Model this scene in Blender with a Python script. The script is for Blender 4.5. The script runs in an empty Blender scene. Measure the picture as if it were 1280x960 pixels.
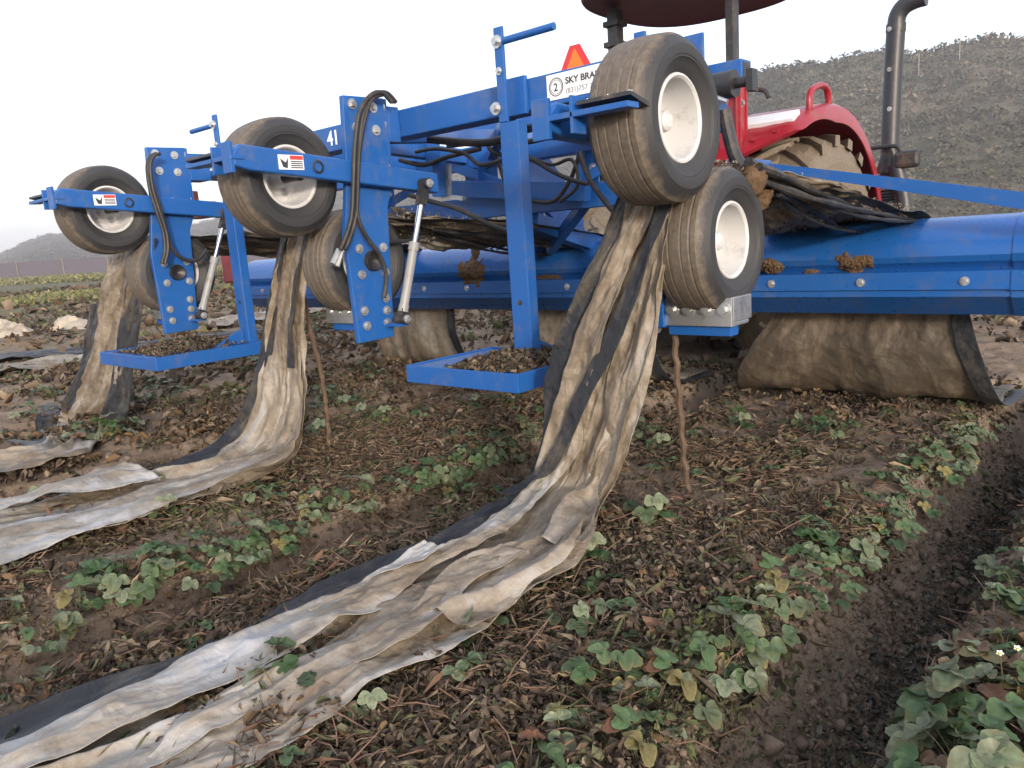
import bpy, math, random
import numpy as np
from mathutils import Vector, Matrix
random.seed(7)
RNG = np.random.default_rng(11)
C = bpy.context.scene.collection
scene = bpy.context.scene

# ------------------------------------------------------------------ camera
# World: X across the machine (right +), Y the tractor's heading, Z up, bed tops at z = 0.
EYE = Vector((0.0, 0.0, 0.90))
F_PX, PITCH, ROLL, HEAD = 970.0, math.radians(10.56), math.radians(3.9), math.radians(41.7)
fwd = Vector((-math.sin(HEAD)*math.cos(PITCH), math.cos(HEAD)*math.cos(PITCH), -math.sin(PITCH)))
_r = Vector((math.cos(HEAD), math.sin(HEAD), 0)); _u = _r.cross(fwd)
rgt = _r*math.cos(ROLL) - _u*math.sin(ROLL); upv = _u*math.cos(ROLL) + _r*math.sin(ROLL)
cam_d = bpy.data.cameras.new("camera"); cam = bpy.data.objects.new("camera", cam_d); C.objects.link(cam)
cam.matrix_world = Matrix.Translation(EYE) @ Matrix((rgt, upv, -fwd)).transposed().to_4x4()
cam_d.sensor_width = 36.0; cam_d.lens = F_PX/1280*36.0; cam_d.clip_start = 0.02; cam_d.clip_end = 4000
scene.camera = cam

# ------------------------------------------------------------------ light
SUN_EL, SUN_AZ = math.radians(11), math.radians(126)      # azimuth clockwise from +Y
w = bpy.data.worlds.new("World"); scene.world = w; w.use_nodes = True
nt = w.node_tree; bg = nt.nodes["Background"]
sky = nt.nodes.new("ShaderNodeTexSky"); sky.sky_type = 'NISHITA'; sky.sun_disc = False
sky.sun_elevation = SUN_EL; sky.sun_rotation = SUN_AZ
sky.air_density = 1.0; sky.dust_density = 3.0; sky.ozone_density = 1.5
veil = nt.nodes.new("ShaderNodeMix"); veil.data_type = 'RGBA'; veil.inputs[0].default_value = .6      # thin white high cloud over the whole sky
nt.links.new(sky.outputs[0], veil.inputs[6]); veil.inputs[7].default_value = (2.25, 2.2, 2.35, 1)
nt.links.new(veil.outputs[2], bg.inputs[0]); bg.inputs[1].default_value = 0.15
sd = bpy.data.lights.new("sun", 'SUN'); so = bpy.data.objects.new("sun", sd); C.objects.link(so)
sd.energy = .95; sd.angle = math.radians(6); sd.color = (1.0, 0.91, 0.80)
sv = Vector((math.sin(SUN_AZ)*math.cos(SUN_EL), math.cos(SUN_AZ)*math.cos(SUN_EL), math.sin(SUN_EL)))
so.rotation_euler = sv.to_track_quat('Z', 'Y').to_euler(); so.location = (20, -5, 12)
vs = scene.view_settings; vs.view_transform = 'Standard'; vs.look = 'None'; vs.gamma = 1.0
vs.exposure = 2.1; vs.use_curve_mapping = False

# ------------------------------------------------------------------ helpers
def ray(px, py):
    return rgt*((px-640)/F_PX) - upv*((py-480)/F_PX) + fwd
def P(px, py, u=None, v=None, z=None):
    """the point of the plane x=u, y=v or z=z that stands at a spot of the photograph"""
    d = ray(px, py)
    i, val = (0, u) if u is not None else ((1, v) if v is not None else (2, z))
    return EYE + d*((val-EYE[i])/d[i])

def hsh(ix, iy, seed):
    n = (ix.astype(np.int64)*374761393 + iy.astype(np.int64)*668265263 + seed*1442695041) & 0x7fffffff
    n = ((n ^ (n >> 13))*1274126177) & 0x7fffffff
    return ((n ^ (n >> 16)) & 0xffff)/65535.0
def vnoise(x, y, seed=0):
    x = np.asarray(x, float); y = np.asarray(y, float)
    ix = np.floor(x); iy = np.floor(y); fx = x-ix; fy = y-iy
    fx = fx*fx*(3-2*fx); fy = fy*fy*(3-2*fy)
    a = hsh(ix, iy, seed); b = hsh(ix+1, iy, seed); c = hsh(ix, iy+1, seed); d = hsh(ix+1, iy+1, seed)
    return (a*(1-fx)+b*fx)*(1-fy)+(c*(1-fx)+d*fx)*fy
def fbm(x, y, seed=0, o=4):
    s = 0; a = .5
    for k in range(o):
        s = s + a*vnoise(x*2**k, y*2**k, seed+k*17); a *= .5
    return s - .5

def voro(x, y, seed=0):
    """distance to the nearest of jittered cell points: facets that meet in sharp creases"""
    x = np.asarray(x, float); y = np.asarray(y, float); ix = np.floor(x); iy = np.floor(y); d = np.full(x.shape, 9.0)
    for a in (-1, 0, 1):
        for b in (-1, 0, 1):
            cx = ix+a+hsh(ix+a, iy+b, seed); cy = iy+b+hsh(ix+a, iy+b, seed+31)
            d = np.minimum(d, np.hypot(x-cx, y-cy)*(.6+.8*hsh(ix+a, iy+b, seed+57)))
    return d
def mesh_np(name, V, Fc, nper):
    me = bpy.data.meshes.new(name)
    V = np.asarray(V, np.float32); Fc = np.asarray(Fc, np.int32)
    me.vertices.add(len(V)); me.vertices.foreach_set("co", V.ravel())
    me.loops.add(Fc.size); me.loops.foreach_set("vertex_index", Fc.ravel())
    me.polygons.add(len(Fc)); me.polygons.foreach_set("loop_start", np.arange(len(Fc), dtype=np.int32)*nper)
    me.polygons.foreach_set("loop_total", np.full(len(Fc), nper, np.int32))
    me.update(calc_edges=True); me.validate()
    return me

class MB:
    def __init__(s): s.v = []; s.f = []
    def add(s, vs, fs):
        o = len(s.v); s.v += [Vector(q) for q in vs]; s.f += [[i+o for i in q] for q in fs]; return s
    def box(s, x0, x1, y0, y1, z0, z1):
        return s.add([(x, y, z) for z in (z0, z1) for y in (y0, y1) for x in (x0, x1)],
                     [(0,2,3,1),(4,5,7,6),(0,1,5,4),(2,6,7,3),(0,4,6,2),(1,3,7,5)])
    def bar(s, a, b, w, h, up=(0, 0, 1)):
        """rectangular bar from a to b, w across, h along up"""
        a = Vector(a); b = Vector(b); d = (b-a).normalized(); up = Vector(up)
        sx = d.cross(up).normalized(); uz = sx.cross(d).normalized()
        vs_ = [p + sx*(i*w/2) + uz*(j*h/2) for p in (a, b) for j in (-1, 1) for i in (-1, 1)]
        return s.add(vs_, [(0,1,3,2),(4,6,7,5),(0,4,5,1),(2,3,7,6),(0,2,6,4),(1,5,7,3)])
    def prism(s, poly, axis, a, b):
        """polygon in the two other axes, extruded along axis from a to b"""
        def mk(q, t):
            return {0: (t, q[0], q[1]), 1: (q[0], t, q[1]), 2: (q[0], q[1], t)}[axis]
        n = len(poly)
        return s.add([mk(q, a) for q in poly]+[mk(q, b) for q in poly],
                     [list(range(n))[::-1], [n+i for i in range(n)]] + [(i, (i+1) % n, n+(i+1) % n, n+i) for i in range(n)])
    def tube(s, path, r, n=10, cap=True):
        path = [Vector(p) for p in path]; rings = []; m = len(path)
        rr = r if isinstance(r, (list, tuple)) else [r]*m
        prev = None
        for i, p in enumerate(path):
            d = (path[min(i+1, m-1)]-path[max(i-1, 0)]).normalized()
            if prev is None:
                q = d.orthogonal().normalized()
            else:
                q = (prev - d*prev.dot(d)).normalized()
            prev = q; b = d.cross(q)
            rings.append([p + (q*math.cos(2*math.pi*k/n) + b*math.sin(2*math.pi*k/n))*rr[i] for k in range(n)])
        vs_ = [x for rg in rings for x in rg]; fs = []
        for i in range(m-1):
            for k in range(n):
                fs.append((i*n+k, i*n+(k+1) % n, (i+1)*n+(k+1) % n, (i+1)*n+k))
        if cap: fs += [list(range(n))[::-1], [(m-1)*n+k for k in range(n)]]
        return s.add(vs_, fs)
    def lathe(s, prof, c, axis=0, n=48, closed=False):
        """profile of (axial, radius) turned about an axis through c"""
        vs_ = []; m = len(prof); c = Vector(c)
        for k in range(n):
            a = 2*math.pi*k/n
            for (t, r) in prof:
                q = (t, r*math.cos(a), r*math.sin(a)) if axis == 0 else ((r*math.cos(a), t, r*math.sin(a)) if axis == 1 else (r*math.cos(a), r*math.sin(a), t))
                vs_.append(c+Vector(q))
        fs = []
        for k in range(n):
            k2 = (k+1) % n
            for i in range(m if closed else m-1):
                j = (i+1) % m
                fs.append((k*m+i, k*m+j, k2*m+j, k2*m+i))
        return s.add(vs_, fs)

def wloc(o):
    l = Vector((0, 0, 0))
    while o is not None:
        l = l + o.location; o = o.parent
    return l
def obj(name, mb, mat, parent=None, bevel=0, smooth=False, label=None, origin=None):
    """one mesh object; the coordinates given are world coordinates"""
    off = wloc(parent) if parent else Vector((0, 0, 0))
    org = Vector(origin) if origin is not None else off
    me = bpy.data.meshes.new(name)
    me.from_pydata([tuple(q-org) for q in mb.v], [], mb.f); me.update()
    import bmesh
    bm = bmesh.new(); bm.from_mesh(me); bmesh.ops.recalc_face_normals(bm, faces=bm.faces); bm.to_mesh(me); bm.free()
    o = bpy.data.objects.new(name, me); C.objects.link(o)
    if parent: o.parent = parent
    o.location = org-off
    me.materials.append(mat)
    if smooth:
        me.polygons.foreach_set("use_smooth", [True]*len(me.polygons))
        try: me.set_sharp_from_angle(angle=math.radians(28))
        except Exception: pass
    if bevel:
        b = o.modifiers.new("bevel", 'BEVEL'); b.width = bevel; b.segments = 2; b.limit_method = 'ANGLE'; b.angle_limit = math.radians(40)
    if label: o['label'] = label
    return o
def tag(o, label, cat, group=None, kind=None):
    if label: o['label'] = label
    if cat: o['category'] = cat
    if group: o['group'] = group
    if kind: o['kind'] = kind
    return o
def thing(name, label, cat, loc, group=None):
    o = bpy.data.objects.new(name, None); C.objects.link(o); o.location = loc; o.empty_display_size = .1
    return tag(o, label, cat, group)
def catmull(pts, n):
    pts = [Vector(p) for p in pts]; out = []
    m = len(pts)
    for k in range(n):
        t = k/(n-1)*(m-1); i = min(int(t), m-2); f = t-i
        p0 = pts[max(i-1, 0)]; p1 = pts[i]; p2 = pts[i+1]; p3 = pts[min(i+2, m-1)]
        out.append(.5*((2*p1)+(p2-p0)*f+(2*p0-5*p1+4*p2-p3)*f*f+(3*p1-p0-3*p2+p3)*f*f*f))
    return out

# ------------------------------------------------------------------ materials
def newmat(name):
    m = bpy.data.materials.new(name); m.use_nodes = True
    return m, m.node_tree.nodes, m.node_tree.links, m.node_tree.nodes["Principled BSDF"]
def noise_node(N, L, vec, scale, detail=5, rough=.6):
    t = N.new("ShaderNodeTexNoise"); t.inputs["Scale"].default_value = scale; t.inputs["Detail"].default_value = detail
    t.inputs["Roughness"].default_value = rough; L.new(vec, t.inputs["Vector"]); return t.outputs["Fac"]
def ramp(N, L, fac, stops):
    r = N.new("ShaderNodeValToRGB"); cr = r.color_ramp
    cr.elements[0].position, cr.elements[0].color = stops[0][0], (*stops[0][1], 1)
    cr.elements[1].position, cr.elements[1].color = stops[-1][0], (*stops[-1][1], 1)
    for p, c in stops[1:-1]:
        e = cr.elements.new(p); e.color = (*c, 1)
    L.new(fac, r.inputs[0]); return r.outputs[0]
def mix(N, L, fac, a, b):
    m = N.new("ShaderNodeMix"); m.data_type = 'RGBA'
    for s_, val in ((m.inputs[0], fac), (m.inputs[6], a), (m.inputs[7], b)):
        if hasattr(val, "is_linked"): L.new(val, s_)
        else: s_.default_value = val if isinstance(val, (int, float)) else (*val, 1)
    return m.outputs[2]
def bump(N, L, B, fac, st, dist=.01):
    b = N.new("ShaderNodeBump"); b.inputs["Strength"].default_value = st; b.inputs["Distance"].default_value = dist
    L.new(fac, b.inputs["Height"]); L.new(b.outputs[0], B.inputs["Normal"])
def paint(name, col, rough=.35, dirt=(.16, .11, .075), amount=.5, scale=9, metal=0, spec=.5, coat=0):
    """paint with dried mud splashes and dust of its own"""
    m, N, L, B = newmat(name)
    pos = N.new("ShaderNodeNewGeometry").outputs["Position"]
    n1 = noise_node(N, L, pos, scale, 8, .7); n2 = noise_node(N, L, pos, scale*5, 6, .65); n3 = noise_node(N, L, pos, 2.3, 3)
    mlt = N.new("ShaderNodeMath"); mlt.operation = 'MULTIPLY_ADD'
    L.new(n2, mlt.inputs[0]); mlt.inputs[1].default_value = .45; L.new(n1, mlt.inputs[2])
    f = ramp(N, L, mlt.outputs[0], [(.0, (0, 0, 0)), (.80-.13*amount, (0, 0, 0)), (.97-.12*amount, (amount,)*3), (1, (amount,)*3)])
    c0 = mix(N, L, n3, tuple(x*.86 for x in col), tuple(min(1, x*1.12) for x in col))
    L.new(mix(N, L, f, c0, dirt), B.inputs["Base Color"])
    r = N.new("ShaderNodeMapRange"); L.new(n2, r.inputs[0]); r.inputs[3].default_value = rough-.08; r.inputs[4].default_value = rough+.16
    L.new(r.outputs[0], B.inputs["Roughness"]); B.inputs["Metallic"].default_value = metal
    B.inputs["Specular IOR Level"].default_value = spec; B.inputs["Coat Weight"].default_value = coat
    bump(N, L, B, n2, .08, .002)
    return m
BLUE = paint("blue_paint", (.010, .088, .325), .36, dirt=(.12, .12, .13), amount=.42, scale=8)
BLUE_SH = paint("blue_shield_paint", (.011, .094, .34), .26, dirt=(.11, .11, .12), amount=.4, scale=6)
RED = paint("red_paint", (.26, .010, .022), .30, amount=.35)
CANOPY = paint("maroon_canopy_plastic", (.10, .015, .028), .5, amount=.15)
BLACK = paint("black_steel", (.02, .02, .023), .42, amount=.5)
GREYPIPE = paint("grey_stack_metal", (.026, .028, .036), .40, amount=.2)
ZINC = paint("zinc_steel", (.55, .56, .57), .35, amount=.55, metal=.85)
CHROME = paint("chrome_rod", (.75, .75, .76), .14, amount=.2, metal=1)
SILVER = paint("silver_barrel_paint", (.25, .255, .26), .38, amount=.55)
WHITE = paint("white_rim_paint", (.55, .55, .56), .40, amount=.35, scale=14)
RUST = paint("rusty_orange_casting", (.34, .10, .05), .6, amount=.7)
RUBBER_HOSE = paint("black_rubber_hose", (.018, .018, .02), .5, amount=.35)
LENS = paint("lamp_lens", (.70, .74, .80), .16, amount=.15)
RED_LENS = paint("red_lens", (.45, .02, .02), .2, amount=.1)
ORANGE = paint("fluorescent_orange", (.95, .17, .02), .5, amount=.1)
SMVRED = paint("reflective_red_border", (.55, .03, .035), .4, amount=.1)
STICK_W = paint("white_sticker", (.80, .81, .83), .4, amount=.2)
STICK_R = paint("red_sticker_print", (.50, .05, .05), .4, amount=.1)
STICK_K = paint("dark_sticker_print", (.03, .035, .05), .5, amount=.05)
STICK_G = paint("grey_sticker_print", (.25, .27, .30), .5, amount=.05)

def tyre_mat(name, rub=(.023, .024, .028), mud=(.135, .108, .083), cover=.46, scale=7):
    m, N, L, B = newmat(name)
    tc = N.new("ShaderNodeTexCoord").outputs["Object"]
    mp = N.new("ShaderNodeMapping"); mp.inputs["Scale"].default_value = (3.0, 1, 1); L.new(tc, mp.inputs[0])
    n1 = noise_node(N, L, mp.outputs[0], scale, 8, .7); n2 = noise_node(N, L, tc, 60, 5, .7)
    at_ = N.new("ShaderNodeAttribute"); at_.attribute_name = "tread"
    a = N.new("ShaderNodeMath"); a.operation = 'MULTIPLY_ADD'; L.new(at_.outputs["Fac"], a.inputs[0]); a.inputs[1].default_value = .6; L.new(n1, a.inputs[2])
    b = N.new("ShaderNodeMath"); b.operation = 'MULTIPLY_ADD'; L.new(n2, b.inputs[0]); b.inputs[1].default_value = .25; L.new(a.outputs[0], b.inputs[2])
    h = N.new("ShaderNodeMath"); h.operation = 'MULTIPLY'; L.new(b.outputs[0], h.inputs[0]); h.inputs[1].default_value = .6
    f = ramp(N, L, h.outputs[0], [(0, (.02,)*3), (.74-cover*.5, (.05,)*3), (.90-cover*.5, (.80,)*3), (1, (.9,)*3)])
    mudc = ramp(N, L, n2, [(.3, tuple(x*.6 for x in mud)), (.7, tuple(x*1.25 for x in mud))])
    L.new(mix(N, L, f, rub, mudc), B.inputs["Base Color"])
    B.inputs["Roughness"].default_value = .62
    bump(N, L, B, b.outputs[0], .5, .006)
    return m
TYRE = tyre_mat("muddy_tyre_rubber")
TRACTYRE = tyre_mat("dusty_tractor_tyre", rub=(.05, .045, .04), mud=(.20, .158, .112), cover=.9, scale=3)

def plastic_mat(name, dark=False):
    m, N, L, B = newmat(name)
    uv = N.new("ShaderNodeUVMap").outputs[0]
    mp = N.new("ShaderNodeMapping"); mp.inputs["Scale"].default_value = (4, 1.6, 1); L.new(uv, mp.inputs[0])
    st = noise_node(N, L, mp.outputs[0], 1.2, 8, .68)
    pos = N.new("ShaderNodeNewGeometry").outputs["Position"]
    sp = noise_node(N, L, pos, 26, 7, .7); lg = noise_node(N, L, pos, 3.2, 4, .6); fine = noise_node(N, L, pos, 120, 4, .7)
    a = N.new("ShaderNodeMath"); a.operation = 'MULTIPLY_ADD'; L.new(sp, a.inputs[0]); a.inputs[1].default_value = .5; L.new(st, a.inputs[2])
    b = N.new("ShaderNodeMath"); b.operation = 'MULTIPLY_ADD'; L.new(lg, b.inputs[0]); b.inputs[1].default_value = .55; L.new(a.outputs[0], b.inputs[2])
    hf = N.new("ShaderNodeMath"); hf.operation = 'MULTIPLY'; L.new(b.outputs[0], hf.inputs[0]); hf.inputs[1].default_value = .5; b = hf
    if dark:
        c = ramp(N, L, b.outputs[0], [(.0, (.012, .013, .017)), (.50, (.022, .023, .028)), (.60, (.085, .072, .056)), (1, (.14, .11, .08))])
        B.inputs["Roughness"].default_value = .5; B.inputs["Specular IOR Level"].default_value = .25
    else:
        at_ = N.new("ShaderNodeAttribute"); at_.attribute_name = "mud"
        d = N.new("ShaderNodeMath"); d.operation = 'MULTIPLY_ADD'; L.new(at_.outputs["Fac"], d.inputs[0]); d.inputs[1].default_value = .2; L.new(b.outputs[0], d.inputs[2])
        c = ramp(N, L, d.outputs[0], [(.36, (.34, .345, .365)), (.45, (.30, .28, .255)), (.53, (.225, .187, .143)), (.62, (.14, .109, .077)), (.74, (.06, .045, .031))])
        c = mix(N, L, ramp(N, L, fine, [(.62, (0, 0, 0)), (.75, (.55,)*3)]), c, (.12, .085, .055))
        B.inputs["Roughness"].default_value = .58
    L.new(c, B.inputs["Base Color"])
    dn = N.new("ShaderNodeTexNoise"); dn.inputs["Scale"].default_value = 9; L.new(pos, dn.inputs["Vector"])
    wv = N.new("ShaderNodeMix"); wv.data_type = 'VECTOR'; wv.inputs[0].default_value = .10; L.new(pos, wv.inputs[4]); L.new(dn.outputs["Color"], wv.inputs[5])
    hsum = a.outputs[0]
    for sc_, wt in ((16, .9), (38, .45), (90, .2)):
        vo = N.new("ShaderNodeTexVoronoi"); vo.inputs["Scale"].default_value = sc_; L.new(wv.outputs[1], vo.inputs["Vector"])
        ad = N.new("ShaderNodeMath"); ad.operation = 'MULTIPLY_ADD'; L.new(vo.outputs["Distance"], ad.inputs[0]); ad.inputs[1].default_value = wt*1.4; L.new(hsum, ad.inputs[2]); hsum = ad.outputs[0]
    bump(N, L, B, hsum, .34, .010)
    return m
FILM = plastic_mat("muddy_white_mulch_film"); FILM_K = plastic_mat("black_mulch_film", True)

def soil_mat(name, a, b, c, scale=6, bs=.6):
    m, N, L, B = newmat(name)
    pos = N.new("ShaderNodeNewGeometry").outputs["Position"]
    n1 = noise_node(N, L, pos, scale, 10, .7); n2 = noise_node(N, L, pos, scale*9, 9, .8); n3 = noise_node(N, L, pos, .35, 5, .6)
    x = N.new("ShaderNodeMath"); x.operation = 'MULTIPLY_ADD'; L.new(n2, x.inputs[0]); x.inputs[1].default_value = .8; L.new(n1, x.inputs[2])
    hf = N.new("ShaderNodeMath"); hf.operation = 'MULTIPLY'; L.new(x.outputs[0], hf.inputs[0]); hf.inputs[1].default_value = .5
    col = ramp(N, L, hf.outputs[0], [(.33, a), (.45, b), (.56, c)])
    L.new(col, B.inputs["Base Color"]); B.inputs["Roughness"].default_value = .95; B.inputs["Specular IOR Level"].default_value = .15
    bump(N, L, B, x.outputs[0], bs, .02)
    return m, N, L, B, col, n3, pos
SOIL, N_, L_, B_, col_, n3_, pos_ = soil_mat("field_soil", (.10, .076, .057), (.20, .150, .112), (.29, .225, .17))
# farther rows are covered by weeds and low plants: green brown patches growing with distance
cam_dist = N_.new("ShaderNodeVectorMath"); cam_dist.operation = 'LENGTH'; L_.new(pos_, cam_dist.inputs[0])
mr = N_.new("ShaderNodeMapRange"); L_.new(cam_dist.outputs["Value"], mr.inputs[0]); mr.inputs[1].default_value = 7; mr.inputs[2].default_value = 26; mr.inputs[4].default_value = .85
weed = ramp(N_, L_, noise_node(N_, L_, pos_, 1.1, 9, .75), [(.35, (.05, .055, .028)), (.5, (.105, .105, .05)), (.62, (.16, .125, .08)), (.75, (.12, .14, .05))])
L_.new(mix(N_, L_, mr.outputs[0], col_, weed), B_.inputs["Base Color"])
CLOD = soil_mat("clod_soil", (.09, .066, .05), (.19, .142, .106), (.27, .205, .155), 14, .4)[0]
MUD = soil_mat("dried_mud", (.05, .03, .018), (.12, .075, .045), (.19, .13, .085), 22, .5)[0]

def leaf_mat(name, rough=.6, transl=.25):
    m, N, L, B = newmat(name)
    a = N.new("ShaderNodeAttribute"); a.attribute_name = "col"
    pos = N.new("ShaderNodeNewGeometry").outputs["Position"]
    n = noise_node(N, L, pos, 140, 4, .6)
    c = mix(N, L, ramp(N, L, n, [(.35, (.0,)*3), (.7, (.45,)*3)]), a.outputs["Color"], (.06, .045, .03))
    L.new(c, B.inputs["Base Color"]); B.inputs["Roughness"].default_value = rough; B.inputs["Specular IOR Level"].default_value = .3
    t = N.new("ShaderNodeBsdfTranslucent"); L.new(c, t.inputs[0])
    mx = N.new("ShaderNodeMixShader"); mx.inputs[0].default_value = transl
    L.new(B.outputs[0], mx.inputs[1]); L.new(t.outputs[0], mx.inputs[2])
    L.new(mx.outputs[0], N["Material Output"].inputs["Surface"])
    return m
LITTER = leaf_mat("dead_leaf", .8, .12); LEAF = leaf_mat("strawberry_leaf", .42, .22); SHRUB = leaf_mat("shrub_leaf", .8, .15)

# ------------------------------------------------------------------ the ground
BED, HALF = 1.6, .655
def gz(u, v):
    """height of the bedded field"""
    u = np.asarray(u, float); v = np.asarray(v, float)
    wob = .035*(fbm(v*1.7+u*.2, u*.3, 5, 3))*2
    k = np.round((u+1.3)/BED); d = np.abs(u+1.3-k*BED+wob*np.sign(u+1.3-k*BED))
    edge = np.clip((d-(HALF-.045))/.17, 0, 1); edge = edge*edge*(3-2*edge)
    z = -.32*edge - .03*np.clip(d/HALF, 0, 1)**3
    r = np.hypot(u, v); fade = np.clip((70-r)/50, 0, 1)
    z = z*fade - .12*(1-fade)
    z = z + fade*(.05*fbm(u*3, v*3, 21, 4) + .040*fbm(u*14, v*14, 22, 3) + (r < 6)*.022*fbm(u*36, v*36, 25, 2))
    return z
def geom(a, b, s, q):
    out = [a]; 
    while (out[-1] < b) if b > a else (out[-1] > b):
        out.append(out[-1]+s*(1 if b > a else -1)); s *= q
    return out[1:]
us = np.array(sorted(geom(-5.2, -24, .03, 1.012)+geom(-24, -700, .4, 1.22)) + list(np.arange(-5.2, .62, .018)) + geom(.62, 10, .03, 1.04) + geom(10, 700, .6, 1.25))
us = np.unique(np.round(us, 4))
vs_ = np.array(sorted(geom(-1, -80, .05, 1.2)) + list(np.arange(-1, 4.6, .019)) + geom(4.6, 30, .02, 1.02) + geom(30, 800, .7, 1.2))
vs_ = np.unique(np.round(vs_, 4))
U, Vv = np.meshgrid(us, vs_, indexing='ij')
Z = gz(U, Vv)
nu, nv = U.shape
idx = np.arange(nu*nv).reshape(nu, nv)
Fq = np.stack([idx[:-1, :-1], idx[1:, :-1], idx[1:, 1:], idx[:-1, 1:]], -1).reshape(-1, 4)
me = mesh_np("ground", np.stack([U, Vv, Z], -1).reshape(-1, 3), Fq, 4)
me.polygons.foreach_set("use_smooth", np.ones(len(me.polygons), bool)); me.materials.append(SOIL)
ground = bpy.data.objects.new("ground", me); C.objects.link(ground)
tag(ground, "brown bedded field soil with deep furrows between the rows", "ground", kind='structure')

# ------------------------------------------------------------------ hills
def az_el(px, py):
    d = ray(px, py); return math.atan2(d.x, d.y), math.atan2(d.z, math.hypot(d.x, d.y))
ridge_px = [(-900, 330), (-500, 322), (-200, 322), (-60, 332), (0, 317), (30, 301), (60, 291), (110, 289), (170, 292), (240, 280), (330, 255), (430, 236), (540, 222), (640, 196), (760, 155), (860, 116), (930, 92), (960, 82), (1000, 74), (1050, 67), (1085, 59), (1110, 58), (1150, 63), (1180, 54), (1205, 47), (1245, 40), (1290, 44), (1400, 60), (1700, 90), (2400, 60)]
ra = np.array([az_el(*q)[0] for q in ridge_px]); re = np.array([az_el(*q)[1] for q in ridge_px])
azs = np.linspace(ra.min()+.02, ra.max()-.02, 420)
rel = np.interp(azs, ra, re)
base_r = np.interp(azs, [ra[0], az_el(150, 300)[0], az_el(640, 300)[0], az_el(1000, 280)[0], ra[-1]], [330, 300, 190, 100, 90])
HR = 46
ts = np.concatenate([np.linspace(0, 1, HR), [1.15, 1.5, 2.2]])
A, T = np.meshgrid(azs, ts, indexing='ij')
RB = base_r[:, None]; R_ = RB*(1+1.15*T)
ridge_h = np.tan(rel)[:, None]*RB*2.15
prof = np.where(T <= 1, np.clip(T, 0, 1)**1.15, 1-.35*(T-1))
n_ = fbm(A*14, T*5, 51, 4)
Hh = -.2 + ridge_h*prof*(1+.35*n_*np.clip(T*3, 0, 1)*np.clip((1.0-T)*4, 0.12, 1))
hx, hy = R_*np.sin(A), R_*np.cos(A)
na, nt_ = A.shape; idx = np.arange(na*nt_).reshape(na, nt_)
Fq = np.stack([idx[:-1, :-1], idx[:-1, 1:], idx[1:, 1:], idx[1:, :-1]], -1).reshape(-1, 4)
me = mesh_np("hills", np.stack([hx, hy, Hh], -1).reshape(-1, 3), Fq, 4)
me.polygons.foreach_set("use_smooth", np.ones(len(me.polygons), bool))
HILL, N_, L_, B_ = newmat("scrub_hillside")
pos_ = N_.new("ShaderNodeNewGeometry").outputs["Position"]
hn = noise_node(N_, L_, pos_, .09, 10, .72); hn2 = noise_node(N_, L_, pos_, .012, 3, .5)
c1 = ramp(N_, L_, hn, [(.3, (.06, .055, .045)), (.5, (.105, .09, .07)), (.7, (.16, .13, .10))])
c2 = ramp(N_, L_, hn, [(.3, (.05, .055, .035)), (.6, (.09, .09, .06)), (.8, (.14, .12, .085))])
L_.new(mix(N_, L_, ramp(N_, L_, hn2, [(.4, (0, 0, 0)), (.6, (1, 1, 1))]), c1, c2), B_.inputs["Base Color"])
B_.inputs["Roughness"].default_value = 1; B_.inputs["Specular IOR Level"].default_value = 0
me.materials.append(HILL)
hills = bpy.data.objects.new("hills", me); C.objects.link(hills)
tag(hills, "scrub covered brown hills rising behind the field", "hills", kind='structure')

def quads_cloud(name, centers, normals_scale, mat, cols, sizes, aspect=.6, tilt=1.0, fold=.25, flat=None):
    """one mesh of many small folded leaf faces (two quads each)"""
    n = len(centers)
    yaw = RNG.uniform(0, 2*np.pi, n)
    tl = RNG.normal(0, 1, (n, 2))*tilt
    d = np.stack([np.cos(yaw), np.sin(yaw), tl[:, 0]], -1); d /= np.linalg.norm(d, axis=1, keepdims=True)
    s = np.stack([-np.sin(yaw), np.cos(yaw), tl[:, 1]], -1); s -= d*(s*d).sum(1, keepdims=True); s /= np.linalg.norm(s, axis=1, keepdims=True)
    nn = np.cross(d, s); L = sizes[:, None]; W = L*aspect*RNG.uniform(.6, 1.2, (n, 1)); fo = L*fold*RNG.uniform(-1.2, 1.2, (n, 1))
    c = centers
    cu = L*RNG.uniform(-.25, .35, (n, 1))
    pts = []
    for q in range(7):
        if q == 6: pts.append(c+nn*cu*.25); continue
        an = q*np.pi/3+RNG.uniform(-.3, .3, (n, 1)); rr_ = RNG.uniform(.75, 1.15, (n, 1))
        pts.append(c+d*(L*.5*rr_*np.cos(an))+s*(W*.5*rr_*np.sin(an))+nn*(fo*np.abs(np.sin(an))-cu*.4*np.abs(np.cos(an))+L*RNG.uniform(-.07, .07, (n, 1))))
    V = np.stack(pts, 1).reshape(-1, 3)
    o = np.arange(n)*7
    Fc = np.stack([np.stack([o+q, o+(q+1) % 6, o+6], -1) for q in range(6)], 1).reshape(-1, 3)
    me = mesh_np(name, V, Fc, 3)
    me.polygons.foreach_set("use_smooth", np.ones(len(me.polygons), bool))
    at_ = me.color_attributes.new("col", 'FLOAT_COLOR', 'POINT')
    cc = np.ones((n, 7, 4), np.float32); cc[:, :, :3] = cols[:, None, :]
    at_.data.foreach_set("color", cc.ravel())
    me.materials.append(mat)
    ob = bpy.data.objects.new(name, me); C.objects.link(ob)
    return ob
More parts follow.
